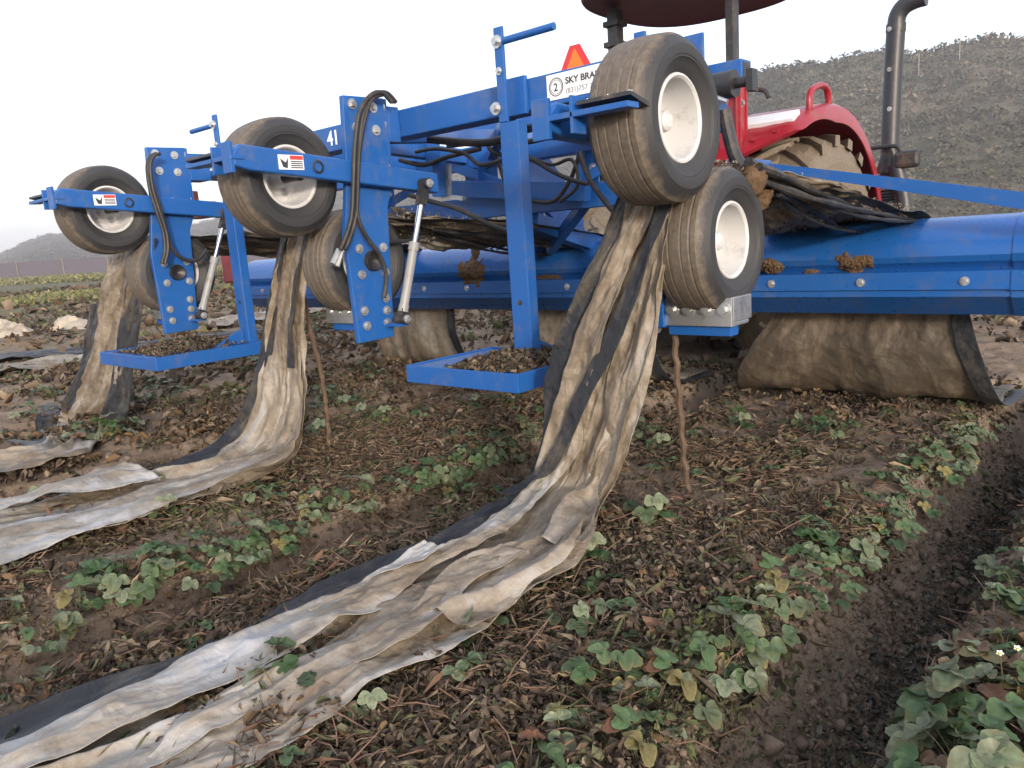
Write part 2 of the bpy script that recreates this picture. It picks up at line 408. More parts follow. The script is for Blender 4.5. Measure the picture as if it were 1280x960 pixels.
# shrubs over the hill
ns = 26000
ia = RNG.uniform(0, 1, ns); it = RNG.uniform(0.0, 1.03, ns)
ax = np.interp(ia, np.linspace(0, 1, len(azs)), azs)
vis = (ax > az_el(-60, 300)[0]) & (ax < az_el(1420, 300)[0]); ax = ax[vis]; it = it[vis]; ns = len(ax)
from bisect import bisect
ii = np.clip(((ax-azs[0])/(azs[1]-azs[0])), 0, na-1.001); jj = np.clip(it*(HR-1), 0, HR-1.001)
i0 = ii.astype(int); j0 = jj.astype(int); fi = ii-i0; fj = jj-j0
def bil(Mx): return (Mx[i0, j0]*(1-fi)+Mx[i0+1, j0]*fi)*(1-fj)+(Mx[i0, j0+1]*(1-fi)+Mx[i0+1, j0+1]*fi)*fj
sx, sy, sz = bil(hx), bil(hy), bil(Hh)
clump = fbm(sx*.03, sy*.03, 71, 4)
keep = clump > -.30; sx, sy, sz = sx[keep], sy[keep], sz[keep]; ns = len(sx)
rad = RNG.lognormal(.0, .45, ns)*np.clip(np.hypot(sx, sy)/160, .7, 2); rad = np.minimum(rad, 2.3); tone = np.clip(1+1.1*fbm(sx*.022+3, sy*.022, 83, 4), .5, 1.5)
K = 13
cen = np.repeat(np.stack([sx, sy, sz], -1), K, 0); rr = np.repeat(rad, K)
dirv = RNG.normal(0, 1, (ns*K, 3)); dirv /= np.linalg.norm(dirv, axis=1, keepdims=True); dirv[:, 2] = np.abs(dirv[:, 2])*.75
cen = cen + dirv*(rr*RNG.uniform(.3, 1, ns*K))[:, None]
pal = .9*np.array([.98, 1.0, .84])*np.array([(.10, .10, .07), (.14, .125, .10), (.16, .135, .115), (.19, .16, .135), (.085, .09, .06), (.17, .15, .135)])
pc = np.repeat(tone, K)[:, None]*pal[np.repeat(RNG.integers(0, len(pal), ns), K)]*RNG.uniform(.9, 1.1, (ns*K, 1))
so_ = quads_cloud("hill_shrubs", cen, None, SHRUB, pc, rr*RNG.uniform(.22, .5, ns*K), .8, .8, .3)
tag(so_, "grey green scrub bushes covering the hillside", "shrubs", kind='stuff')

for px, top, bot in ((1199, 50, 80), (1148, 64, 96)):
    a = az_el(px, bot)[0]; k = int(np.clip((a-azs[0])/(azs[1]-azs[0]), 0, na-1))
    # stand the pole where the hill surface meets that direction
    el = az_el(px, bot)[1]; best = min(range(HR), key=lambda j: abs(math.atan2(Hh[k, j]-.9, R_[k, j])-el))
    x, y, z = R_[k, best]*math.sin(a), R_[k, best]*math.cos(a), Hh[k, best]
    hgt = R_[k, best]*(math.tan(az_el(px, top)[1])-math.tan(el))
    g = MB().tube([(x, y, z-.5), (x, y, z+hgt)], [.13, .08], 8).bar((x-.6, y, z+hgt-.5), (x+.6, y, z+hgt-.5), .08, .08)
    o = obj("utility_pole", g, paint("weathered_pole_wood", (.22, .19, .16), .8, amount=.2) if "weathered_pole_wood" not in bpy.data.materials else bpy.data.materials["weathered_pole_wood"])
    tag(o, {1199: "pale utility pole standing near the crest of the scrub hill", 1148: "thin utility pole on the hillside just right of the exhaust stack", 1247: "utility pole on the highest part of the hill at right"}[px], "utility pole", "utility poles on the hill")

# ------------------------------------------------------------------ far fence and grass at the left edge of the field
FENCE = paint("dark_windbreak_mesh", (.085, .075, .095), .9, amount=.2, scale=.6)
FPOST = bpy.data.materials["weathered_pole_wood"]
fence = thing("windbreak_fence", "long dark windbreak fence along the far edge of the field", "fence", (-120, 40, -.12))
fa, fb = Vector((-150, 0, -.14)), Vector((-70, 110, -.14))
fp = P(62, 341, z=-.12)
fdir = Vector((.52, .85, 0)).normalized()
fa = Vector((-122, 40, -.14)) - fdir*75; fb = Vector((-122, 40, -.14)) + fdir*120
obj("mesh_panel", MB().bar(fa+Vector((0, 0, 1.3)), fb+Vector((0, 0, 1.3)), .05, 2.3), FENCE, fence)
for k in range(34):
    p = fa.lerp(fb, (k+.5)/34) + Vector((.12, -.08, 0))
    obj("post", MB().tube([p, p+Vector((0, 0, 2.7))], .07, 6), FPOST, fence)
def grass_strip(name, label, pts, n, h, cols):
    c = np.array(pts); cols = np.array(cols)
    q = c[RNG.integers(0, len(c), n)] + RNG.normal(0, 1, (n, 3))*np.array([1, 1, 0])
    q[:, 2] = gz(q[:, 0], q[:, 1]) + RNG.uniform(0, h, n)
    o = quads_cloud(name, q, None, LITTER, cols[RNG.integers(0, len(cols), n)]*RNG.uniform(.75, 1.2, (n, 1)), RNG.uniform(.5, 1.2, n)*h*1.6, .35, 1.4, .2)
    tag(o, label, "grass", kind='stuff')
ycol = [(.24, .24, .09), (.19, .20, .08), (.27, .235, .13), (.14, .16, .07)]
grass_strip("grass", "band of yellow green weeds at the foot of the far fence", [P(x, y, z=0) for x in range(-60, 340, 4) for y in (348-.055*x, 351-.055*x, 355-.055*x)], 9000, .35, ycol)
grass_strip("grass", "small bright yellow green grass patch in the left field", [P(x, y, z=0) for x in range(70, 118, 3) for y in (370, 372, 374)], 2500, .16, ycol)

# ------------------------------------------------------------------ the mulch lifter
ml = thing("mulch_lifter", "blue steel plastic mulch lifter with paired rubber wheels hitched behind the red tractor", "farm implement", (-2.6, 2.4, -.28))
def part(name, mb, mat, parent=ml, **k): return obj(name, mb, mat, parent, **k)
BV = .003
BY0, BY1, BZ0, BZ1 = 2.20, 2.305, 1.335, 1.442
part("crossbeam", MB().box(-4.3, -1.30, BY0, BY1, BZ0, BZ1), BLUE, bevel=.005)

def bolt(mb, p, n, r=.011, h=.010):
    """hex head with a washer under it"""
    p = Vector(p); n = Vector(n).normalized()
    mb.tube([p, p+n*h*.35], r*1.7, 14); mb.tube([p+n*h*.35, p+n*h*1.35], r, 6); return mb
TW, TR_ = .097, .216
def tyre_mesh(c, hw=TW, R=TR_, rim=.107):
    pr = [(-.06, rim-.004), (-.075, rim+.010), (-.086, rim+.03), (-.091, rim+.040), (-.0945, rim+.0425), (-.0945, rim+.047), (-hw+.001, rim+.049), (-hw, rim+.056), (-hw*.985, R-.035), (-.079, R-.014), (-.064, R-.003)]
    k = [-.050, -.046, -.042, -.022, -.019, -.016, 0, .016, .019, .022, .042, .046, .050]
    for i, x in enumerate(k): pr.append((x, R+.001-(x/.1)**2*.01-(.003 if abs(abs(x)-.019) < .001 or abs(abs(x)-.046) < .001 else 0)))
    pr += [(-a, r) for a, r in pr[:11][::-1]]
    pr += [(.05, rim+.002), (-.05, rim+.002)]
    return MB().lathe(pr, c, 0, 72, True), len(pr)
def tread_attr(o, lo, hi, c=None):
    me = o.data; a = me.attributes.new("tread", 'FLOAT', 'POINT')
    co = np.empty(len(me.vertices)*3, np.float32); me.vertices.foreach_get("co", co); co = co.reshape(-1, 3)
    r = np.hypot(co[:, 1], co[:, 2]); a.data.foreach_set("value", np.clip((r-lo)/(hi-lo), 0, 1).astype(np.float32))
def make_wheel(c, side):
    """rim disc with its flange (wheel), tyre, hub cap and valve; side = +1 when the dish opens to +X"""
    s = side
    pr = [(.050, .1005), (.071, .102), (.077, .107), (.076, .113), (.066, .118), (.060, .108), (.052, .101), (.020, .098), (-.018, .095), (-.034, .086), (-.034, .064), (-.022, .046), (-.022, .012),
          (-.030, .012), (-.030, .046), (-.042, .066), (-.042, .088), (-.045, .098), (-.052, .101), (-.060, .108), (-.066, .118), (-.076, .113), (-.074, .103), (-.05, .1005)]
    pr = [(a*s, r) for a, r in pr]
    wm = MB().lathe(pr, c, 0, 56)
    w_ = obj("wheel", wm, WHITE, ml, smooth=True, origin=c)
    tm, _ = tyre_mesh(c)
    t = obj("tyre", tm, TYRE, w_, smooth=True, origin=c); tread_attr(t, .195, .2095)
    cx = Vector(c)
    hb = MB().lathe([(-.024*s, .034), (.012*s, .032), (.034*s, .026), (.041*s, .017), (.042*s, .0005)], c, 0, 24)
    obj("hub_cap", hb, WHITE, w_, smooth=True, origin=c)
    for k in range(4):
        a = k*math.pi/2+.6
        p = cx+Vector((-.024*s, .055*math.cos(a), .055*math.sin(a)))
        obj("wheel_bolt", bolt(MB(), p, (s, 0, 0), .008, .008), ZINC, w_)
    va = cx+Vector((-.030*s, -.035, -.078))
    obj("valve_stem", MB().tube([va, va+Vector((.03*s, -.006, -.004))], [.006, .004], 8), BLACK, w_)
    return w_
units = [  # upper wheel, lower wheel, arm plane, side the arm is on
    dict(up=(-1.118, 1.905, 1.180), lo=(-1.118, 2.195, .853), s=-1),
    dict(up=(-2.60, 1.695, 1.178), lo=(-2.62, 2.02, .852), s=1),
    dict(up=(-4.14, 1.675, 1.176), lo=(-4.13, 1.965, .846), s=1)]
for un in units:
    up, lo, s = Vector(un['up']), Vector(un['lo']), un['s']
    make_wheel(up, 1); make_wheel(lo, 1)
    ua = up.x + s*.135                       # inner face of the arm
    fx = ua + s*.05                          # outer face of the arm
    # arm: tapered box from the scraper at the rear to the cylinder eye at the front
    y0, y1 = up.y-.285, up.y+(.64 if s > 0 else .50)
    zt = lambda y: (up.z+.028-.088*(y-up.y)) if s > 0 else (up.z+.0-.05*(y-up.y))
    poly = [(y0, zt(y0)+.012), (y0+.03, zt(y0)+.04), (y1, zt(y1)+.04), (y1, zt(y1)-.04), (y0+.06, zt(y0)-.046), (y0, zt(y0)-.032)]
    arm = part("wheel_arm", MB().prism(poly, 0, min(ua, fx), max(ua, fx)), BLUE, bevel=.006)
    axp = Vector((fx, up.y+.03, zt(up.y)-.015))
    hole = MB().lathe([(s*.004, .024), (s*.006, .017), (s*-.012, .0155), (s*-.012, .0005)], (fx, up.y+.045, zt(up.y)-.004), 0, 20)
    obj("axle_socket", hole, BLACK, arm, smooth=True)
    # axle between the arm and the wheel
    part("axle", MB().tube([(ua, up.y, up.z), (up.x-.02*s, up.y, up.z)], .02, 14), BLACK)
    # scraper bar across the rear of the tyre with its rubber blade
    ys = y0+.018; zs = zt(y0)-.004
    xa, xb = fx+.004*s, up.x-s*(.125 if s > 0 else .10)
    sb = MB().box(min(xa, xb), max(xa, xb), ys-.028, ys+.022, zs-.007, zs+.007)
    sb.box(min(ua, fx)-.002, max(ua, fx)+.002, ys-.03, ys-.016, zs-.05, zs+.05)
    sb.box(up.x+s*.06, up.x+s*.068, ys-.028, ys+.03, zs-.045, zs+.045)
    scr = part("scraper_bar", sb, BLUE, bevel=.0015)
    xc = up.x+s*.05
    obj("scraper_blade", MB().bar((xc, ys+.02, zs+.014), (xb-s*.005, ys+.02, zs+.014), .085, .010, (0, .25, 1)), BLACK, scr)
    for f in (.1, .5, .9): obj("bolt", bolt(MB(), (xc+(xb-xc)*f, ys+.005, zs+.022), (0, .2, 1), .008, .008), ZINC, scr)
    # upright plate that carries both wheels
    px_ = ua + s*.002 if s > 0 else ua - .002
    x0, x1 = (ua-.028, ua-.004) if s > 0 else (ua+.004, ua+.028)
    yl = lo.y
    if s > 0:
        poly = [(yl-.095, 1.475), (yl+.105, 1.48), (yl+.115, 1.15), (yl+.075, 1.06), (yl+.045, .54), (yl-.135, .535), (yl-.15, .95), (yl-.11, 1.2)]
    else:
        poly = [(yl-.10, 1.40), (yl+.115, 1.47), (yl+.13, 1.1), (yl+.10, .60), (yl-.10, .60), (yl-.12, 1.0)]
    pl = part("upright_plate", MB().prism(poly, 0, x0, x1), BLUE, bevel=.003)
    xo = x1 if s > 0 else x0
    # stiffening flange and clamp block joining the plate to the crossbeam
    part("plate_flange", MB().box(x0-.045 if s > 0 else x0, x1 if s > 0 else x1+.045, yl+.106, yl+.118, 1.16, 1.478), BLUE, bevel=.002)
    cl = MB().box(x0-.10 if s > 0 else x0, x1-.001, yl+.119, max(BY0-.001, yl+.13), BZ0-.02, BZ1+.010)
    part("beam_clamp", cl, BLUE, bevel=.003)
    holes = [(-.055, 1.445, .012), (.045, 1.44, .012), (-.045, 1.36, .012), (.05, 1.355, .012), (0, 1.20, .016)] if s > 0 else []
    holes += [(dy, zz, .011) for dy, zz in ((-.09, lo.z+.05), (.03, lo.z+.05), (-.09, lo.z-.05), (.03, lo.z-.05), (-.095, .66), (.02, .70), (.018, .65), (.015, .60), (-.09, .60))]
    for (dy, zz, rb_) in holes:
        obj("bolt", bolt(MB(), (xo, yl+dy, zz), (s, 0, 0), rb_, rb_), ZINC, pl)
    if s > 0:
        for zz in (1.215, 1.445, 1.38):
            for dx in (-.018,):
                obj("clamp_bolt", bolt(MB(), (x1+dx, yl+.105, zz), (0, -1, 0), .013, .013), ZINC, pl)
    # hub of the lower wheel
    hb = MB().lathe([(0, .0005), (s*.012, .030), (s*.02, .038), (s*.0, .042)], (xo, yl-.03, lo.z), 0, 28)
    obj("hub", hb, BLACK, pl, smooth=True)
    part("axle", MB().tube([(xo, yl, lo.z), (lo.x, yl, lo.z)], .02, 14), BLACK)
    # hydraulic cylinder pushing the front end of the arm
    xcyl = fx - s*.015 + s*.035 if s > 0 else fx-.03
    top = Vector((xcyl, y1-.10, zt(y1)-.005)); bot = Vector((xcyl, yl+.03, .615))
    dd = (top-bot)
    cyl = part("hydraulic_cylinder", MB().tube([bot+dd*.05, bot+dd*.52], .0185, 20).tube([bot+dd*.50, bot+dd*.56], .0225, 20).tube([bot+dd*.05, bot+dd*.10], .021, 20), SILVER, smooth=True)
    obj("rod", MB().tube([bot+dd*.56, bot+dd*.86], .0125, 16), CHROME, cyl, smooth=True)
    for q, e_ in ((top, bot+dd*.84), (bot, bot+dd*.07)):
        obj("clevis", MB().tube([q-Vector((.03, 0, 0)), q+Vector((.03, 0, 0))], .022, 18).bar(e_, q, .035, .03, (1, 0, 0)), BLACK, cyl, smooth=True)
    for q in (top, bot): obj("pin", bolt(MB(), q+Vector((.03*s, 0, 0)), (s, 0, 0), .010, .012), ZINC, cyl)
    # ears joining the cylinder foot to the plate
    part("cylinder_ear", MB().box(min(xo, xcyl)-.002, max(xo, xcyl)+.01, yl+.0, yl+.055, .585, .597), BLUE, bevel=.002)
    # zinc foot bracket under the lower tyre
    fb_ = MB().box(lo.x-.12, lo.x+.11, lo.y-.085, lo.y-.073, .605, .690).box(lo.x-.12, lo.x+.11, lo.y-.073, lo.y+.03, .605, .617)
    fb_.box(lo.x+.098, lo.x+.11, lo.y-.072, lo.y+.05, .618, .69)
    fbk = part("foot_bracket", fb_, ZINC, bevel=.002)
    for dx in (-.085, -.03, .03, .085): obj("bolt", bolt(MB(), (lo.x+dx, lo.y-.085, .655), (0, -1, 0), .013, .012), ZINC, fbk)
    # link from the foot bracket to the plate
    part("foot_bar", MB().box(lo.x-.10 if s > 0 else x1+.001, x0-.001 if s > 0 else lo.x+.10, lo.y-.071, lo.y-.02, .575, .603), BLUE, bevel=.002)

# warning stickers on the two arms that show their outer face
for un in units[1:]:
    up = Vector(un['up']); fx = up.x+.185
    yy, zz = up.y-.055, up.z+.028+.004
    st = part("warning_sticker", MB().box(fx+.0005, fx+.002, yy-.062, yy+.04, zz-.020, zz+.030), STICK_W)
    obj("sticker_header", MB().box(fx+.002, fx+.0028, yy-.015, yy+.038, zz+.014, zz+.028), STICK_R, st)
    tx = MB()
    for k in range(4): tx.box(fx+.002, fx+.0028, yy-.013, yy+.036, zz+.006-.007*k, zz+.010-.007*k)
    obj("sticker_text", tx, STICK_K, st)
    pg = MB().add([(fx+.0028, yy-.056, zz+.018), (fx+.0028, yy-.034, zz+.004), (fx+.0028, yy-.022, zz+.022), (fx+.0028, yy-.028, zz-.016), (fx+.0028, yy-.046, zz-.012)], [(0, 1, 4), (1, 2, 3), (1, 3, 4)])
    obj("sticker_pictogram", pg, STICK_K, st)

# hoses hanging from the tops of the upright plates
def hose(pts, r=.0088, n=40, mat=RUBBER_HOSE, name="hydraulic_hose", parent=ml):
    return obj(name, MB().tube(catmull(pts, n), r, 10), mat, parent, smooth=True)
xm = -2.43
for dx, dpx in ((0, 0), (.018, 5), (.03, -4)):
    hose([P(x+dpx*.6, y, u=xm+dx) for x, y in ((492, 128), (480, 116), (466, 119), (452, 140), (446, 180), (444, 230), (442, 268), (436, 292), (428, 312))])
hose([P(x, y, u=xm+.02) for x, y in ((478, 118), (462, 128), (450, 180), (447, 235), (447, 270), (458, 296), (474, 318), (483, 345), (480, 372))])
hose([P(x, y, u=xm-.05) for x, y in ((455, 290), (470, 300), (500, 302), (530, 296))], .008)
for a, b in (((429, 308), (421, 333)), ((424, 312), (416, 330))):
    obj("hose_fitting", MB().tube([P(*a, u=xm), P(*b, u=xm)], .012, 8), ZINC, ml)
xl = -3.93
for dx, dpx in ((0, 0), (.02, 4)):
    hose([P(x+dpx, y, u=xl+dx) for x, y in ((196, 192), (188, 196), (184, 208), (187, 235), (196, 265), (204, 290), (206, 312), (202, 330))])
hose([P(x, y, u=xl+.01) for x, y in ((190, 196), (186, 215), (200, 260), (208, 290), (216, 312), (230, 324), (246, 325), (258, 312))], .010)
hose([P(x, y, u=xl-.12) for x, y in ((200, 328), (194, 336), (193, 350), (199, 362), (206, 366))], .006, mat=ZINC)
hose([P(x, y, u=xm-.12) for x, y in ((424, 318), (418, 330), (418, 345), (426, 356), (436, 359))], .006, mat=ZINC)

# hand posts with their stands
def stand(xp, yp, side, tx0, tx1, ty0, ty1, tz):
    pst = part("hand_post", MB().box(xp-.043, xp+.043, yp-.025, yp+.025, tz+.006, 1.30), BLUE, bevel=.004)
    obj("post_strap", MB().box(xp-.043, xp-.005, yp-.025, yp-.012, 1.301, 1.613), BLUE, pst, bevel=.002)
    obj("grab_handle", MB().tube([(xp-.03, yp-.018, 1.565), (xp-.03+side*.245, yp-.018, 1.565)], .0125, 14), BLUE, pst, smooth=True)
    for dx, zz, r_ in ((-.026, 1.565, .013), (-.026, 1.47, .008), (-.050, 1.35, .013)): obj("bolt", bolt(MB(), (xp+dx, yp-.026, zz), (0, -1, 0), r_, r_*1.2), ZINC, pst)
    obj("post_hole_shade", MB().tube([(xp+.0, yp-.0265, .672), (xp+.0, yp-.024, .672)], .010, 16), BLACK, pst)  # black disc on the uncut post, its colour standing for shade in a hole
    obj("post_sleeve", MB().box(xp-.045, xp+.041, yp+.026, BY0-.001, BZ0-.01, BZ1+.01), BLUE, pst, bevel=.003)
    t = .006
    tr = MB().box(tx0, tx1, ty0, ty1, tz-.006, tz+.004)
    tr.box(tx0, tx1, ty0-t, ty0, tz-.055, tz+.010).box(tx0, tx1, ty1, ty1+t, tz-.055, tz+.010)
    tr.box(tx0-t, tx0, ty0-t, ty1+t, tz-.055, tz+.010).box(tx1, tx1+t, ty0-t, ty1+t, tz-.055, tz+.010)
    return pst, part("foot_platform", tr, BLUE, bevel=.002)
pR, tR = stand(-1.832, 2.155, 1, -2.215, -1.672, 1.905, 2.37, .45)
part("gusset", MB().prism([(2.182, .456), (2.182, .53), (2.36, .456)], 0, -1.80, -1.793), BLUE)
pL, tL = stand(-3.755, 2.15, -1, -4.33, -3.69, 1.62, 2.21, .45)
part("gusset", MB().prism([(2.122, .456), (2.122, .54), (1.95, .456)], 0, -3.76, -3.752), BLUE)

# sticker on the crossbeam and the number
def text_obj(name, body, size, loc, rot, mat, parent, bold=0, sx=1):
    cu = bpy.data.curves.new(name, 'FONT'); cu.body = body; cu.size = size; cu.extrude = .0004; cu.offset = bold; cu.align_x = 'LEFT'; cu.align_y = 'CENTER'
    o = bpy.data.objects.new(name, cu); C.objects.link(o)
    dg = bpy.context.evaluated_depsgraph_get(); me = bpy.data.meshes.new_from_object(o.evaluated_get(dg)); bpy.data.objects.remove(o)
    o = bpy.data.objects.new(name, me); C.objects.link(o); o.parent = parent; o.location = Vector(loc)-wloc(parent); o.rotation_euler = rot; o.scale = (sx, 1, 1)
    me.materials.clear(); me.materials.append(mat); return o
q0 = P(684, 112, v=BY0-.001); q1 = P(745, 100, v=BY0-.001)
sx0, sx1 = q0.x, q1.x+.02; szc = 1.392
stk = part("maker_sticker", MB().box(sx0, sx1, BY0-.0025, BY0-.0005, szc-.040, szc+.042), STICK_W)
ring = MB().lathe([(0, .027), (0, .030), (-.001, .030), (-.001, .027)], (sx0+.040, BY0-.0026, szc), 1, 32, True)
ring.lathe([(0, .022), (0, .0235), (-.001, .0235), (-.001, .022)], (sx0+.040, BY0-.0026, szc), 1, 32, True)
obj("emblem_ring", ring, STICK_K, stk)
text_obj("emblem_figure", "2", .036, (sx0+.029, BY0-.003, szc-.002), (math.pi/2, 0, 0), STICK_K, stk, .0006)
text_obj("sticker_name", "SKY BRAND", .029, (sx0+.079, BY0-.003, szc+.012), (math.pi/2, 0, 0), STICK_K, stk, .0008, 1.08)
text_obj("sticker_line", "(831)757 742", .023, (sx0+.079, BY0-.003, szc-.020), (math.pi/2, 0, 0), STICK_G, stk, .0003, 1.08)
nq = P(409, 172, v=BY0-.001)
text_obj("painted_number", "41", .085, (nq.x, BY0-.002, 1.388), (math.pi/2, 0, 0), STICK_W, ml, .002)
lq = P(250, 206, v=BY0-.001)
stk2 = part("parts_sticker", MB().box(lq.x, lq.x+.20, BY0-.0025, BY0-.0005, 1.365, 1.43), STICK_W)
obj("parts_sticker_print", MB().box(lq.x+.03, lq.x+.075, BY0-.0032, BY0-.0025, 1.38, 1.415).box(lq.x+.10, lq.x+.15, BY0-.0032, BY0-.0025, 1.375, 1.40), STICK_G, stk2)

# frame between crossbeam and shield
Y2 = 3.05
part("front_beam", MB().box(-4.6, -1.50, Y2, Y2+.09, 1.275, 1.385), BLUE, bevel=.004)
part("lower_beam", MB().box(-4.6, -1.75, Y2+.02, Y2+.09, 1.02, 1.13), BLUE, bevel=.004)
part("hitch_beam", MB().box(-3.2, -1.455, Y2+.12, Y2+.21, 1.46, 1.56), BLUE, bevel=.004)
obj("tube_end_shade", MB().box(-1.454, -1.4535, Y2+.13, Y2+.20, 1.47, 1.55), BLACK, ml)  # black sheet on the solid beam, painting the shade inside an open tube
for x in (-4.3, -3.35, -2.95, -1.68):
    part("frame_strut", MB().bar((x, BY1+.001, 1.385), (x, Y2-.001, 1.34), .06, .07), BLUE, bevel=.003)
    part("frame_leg", MB().box(x-.03, x+.03, Y2+.03, Y2+.08, 1.131, 1.274), BLUE, bevel=.003)
part("diagonal_brace", MB().bar((-2.9, BY1+.002, 1.39), (-1.95, Y2-.002, 1.33), .045, .05), BLUE, bevel=.003)
part("diagonal_brace", MB().bar((-1.95, BY1+.002, 1.39), (-2.75, Y2-.002, 1.33), .045, .05), BLUE, bevel=.003)
hd = MB()
for x, y0, y1 in ((541, 160, 203), (549, 200, 246)):
    a, b = P(x, y0, v=2.75), P(x, y1, v=2.75); hd.bar(a, b, .05, .05, (0, 1, 0))
part("hanger_post", hd, BLUE, bevel=.003)
part("hanger_strap", MB().bar(P(561, 205, v=2.78), P(561, 245, v=2.78), .02, .02, (0, 1, 0)).bar(P(543, 244, v=2.78), P(580, 248, v=2.78), .02, .02), ZINC)
part("pipe_channel", MB().bar(P(555, 236, v=2.98), P(735, 240, v=2.98), .05, .085), BLUE, bevel=.003)
part("diagonal_brace", MB().bar(P(572, 250, v=3.2), P(650, 312, v=3.45), .05, .07), BLUE, bevel=.003)
part("diagonal_brace", MB().bar(P(738, 245, v=3.1), P(688, 312, v=3.45), .05, .05), BLUE, bevel=.003)
part("shield_leg", MB().bar(P(671, 258, v=3.45), P(671, 325, v=3.6), .055, .055, (0, 1, 0)), BLUE, bevel=.003)
part("shield_leg", MB().bar(P(775, 255, v=3.2), P(775, 335, v=3.3), .07, .05, (0, 1, 0)), BLUE, bevel=.003)
part("shield_leg", MB().bar((-4.6, Y2+.06, 1.05), (-4.7, 3.66, .85), .06, .06, (1, 0, 0)), BLUE, bevel=.003)
for px, y0, y1, nm in ((800, 40, 90, 1), (866, 46, 95, 1)):
    part("hitch_upright", MB().bar(P(px, y0, v=Y2+.06), P(px, y1, v=Y2+.06)-Vector((0, 0, .28)), .055, .02, (0, 1, 0)), BLUE, bevel=.003)
part("hitch_plate", MB().prism([(Y2+.1, 1.12), (Y2+.1, 1.46), (Y2+.55, 1.05), (Y2+.55, .8)], 0, -2.62, -2.59), BLUE, bevel=.003)
part("drawbar", MB().bar((-2.6, Y2+.1, .98), (-2.6, 4.55, .62), .09, .09), BLUE, bevel=.003)
# folding cylinder lying along the hitch beam
fc = part("folding_cylinder", MB().tube([(-2.3, Y2-.06, 1.435), (-1.42, Y2-.06, 1.435)], .042, 22).tube([(-1.50, Y2-.06, 1.435), (-1.40, Y2-.06, 1.435)], .052, 22), BLACK, smooth=True)
obj("rod_eye", MB().tube([(-1.40, Y2-.06, 1.435), (-1.34, Y2-.06, 1.435)], .02, 14).box(-1.345, -1.32, Y2-.085, Y2-.035, 1.395, 1.475), BLACK, fc)
obj("port_fitting", MB().tube([(-1.6, Y2-.11, 1.42), (-1.45, Y2-.13, 1.385), (-1.40, Y2-.13, 1.36)], .010, 8), ZINC, fc)
# loose hoses inside the frame
hose([P(x, y, v=2.9) for x, y in ((610, 178), (622, 200), (632, 228), (650, 246), (690, 252), (712, 226), (724, 194))], .010)
hose([P(x, y, v=2.8) for x, y in ((608, 176), (616, 190), (640, 196), (665, 200), (690, 214), (712, 224), (735, 230))], .010)
hose([P(x, y, v=2.7) for x, y in ((560, 182), (590, 178), (612, 170), (650, 178), (690, 170))], .013)
hose([P(x, y, v=2.75) for x, y in ((724, 190), (736, 222), (752, 246), (770, 268), (790, 290))], .012)
hose([P(x, y, v=2.7) for x, y in ((500, 200), (530, 206), (560, 196), (600, 186))], .012)
obj("hose_fitting", MB().tube([P(776, 272, v=2.7), P(791, 290, v=2.7)], .016, 10), ZINC, ml)
part("cross_brace", MB().bar((-3.9, Y2+.095, 1.10), (-3.2, Y2+.095, 1.30), .012, .05), BLUE, bevel=.003)
part("cross_brace", MB().bar((-2.45, Y2-.012, 1.09), (-3.05, Y2-.012, 1.31), .012, .05), BLUE, bevel=.003)
part("cross_brace", MB().bar((-2.30, Y2-.012, 1.09), (-1.80, Y2-.012, 1.31), .012, .05), BLUE, bevel=.003)
for i, (x, yz) in enumerate(((-2.15, 0), (-2.78, .0), (-3.6, 0))):
    part("frame_bracket", MB().box(x-.035, x+.035, Y2+.022, Y2+.034, 1.132, 1.273).box(x-.035, x-.028, Y2-.05, Y2+.02, 1.132, 1.273), BLUE, bevel=.002)
    obj("bolt", bolt(MB(), (x+.01, Y2+.02, 1.20), (0, -1, 0), .012, .012), ZINC, ml)
part("trunk_hose", MB().tube(catmull([(-2.45, 2.33, 1.33), (-2.2, 2.42, 1.29), (-1.95, 2.40, 1.31), (-1.7, 2.45, 1.28), (-1.45, 2.6, 1.25)], 40), .016, 10), RUBBER_HOSE, smooth=True)
hose([P(x, y, v=2.6) for x, y in ((520, 190), (545, 186), (580, 192), (600, 206), (628, 200))], .009)
hose([P(x, y, v=2.85) for x, y in ((662, 196), (690, 206), (715, 200), (722, 232), (700, 252))], .008)
hose([P(x, y, v=2.5) for x, y in ((512, 244), (540, 252), (575, 262), (610, 280), (640, 290))], .011)
# black stay between the nip and the hitch
part("stay", MB().tube(catmull([P(x, y, v=2.45) for x, y in ((905, 138), (911, 168), (919, 196), (930, 212))], 20), .022, 12), BLACK, smooth=True)
# valve blocks behind the left plate
vb = Vector((-4.42, 2.32, 1.20))
part("valve_block", MB().box(vb.x-.09, vb.x+.10, vb.y-.05, vb.y+.05, vb.z-.06, vb.z-.01).box(vb.x-.05, vb.x+.12, vb.y-.04, vb.y+.05, vb.z+.0, vb.z+.03).tube([vb+Vector((-.05, 0, .03)), vb+Vector((-.05, 0, .10))], .03, 12), RUST, bevel=.006)
rq = P(285, 330, v=2.6)
part("red_housing", MB().box(rq.x-.05, rq.x+.09, 2.58, 2.68, rq.z-.12, rq.z+.08), RED, bevel=.01)
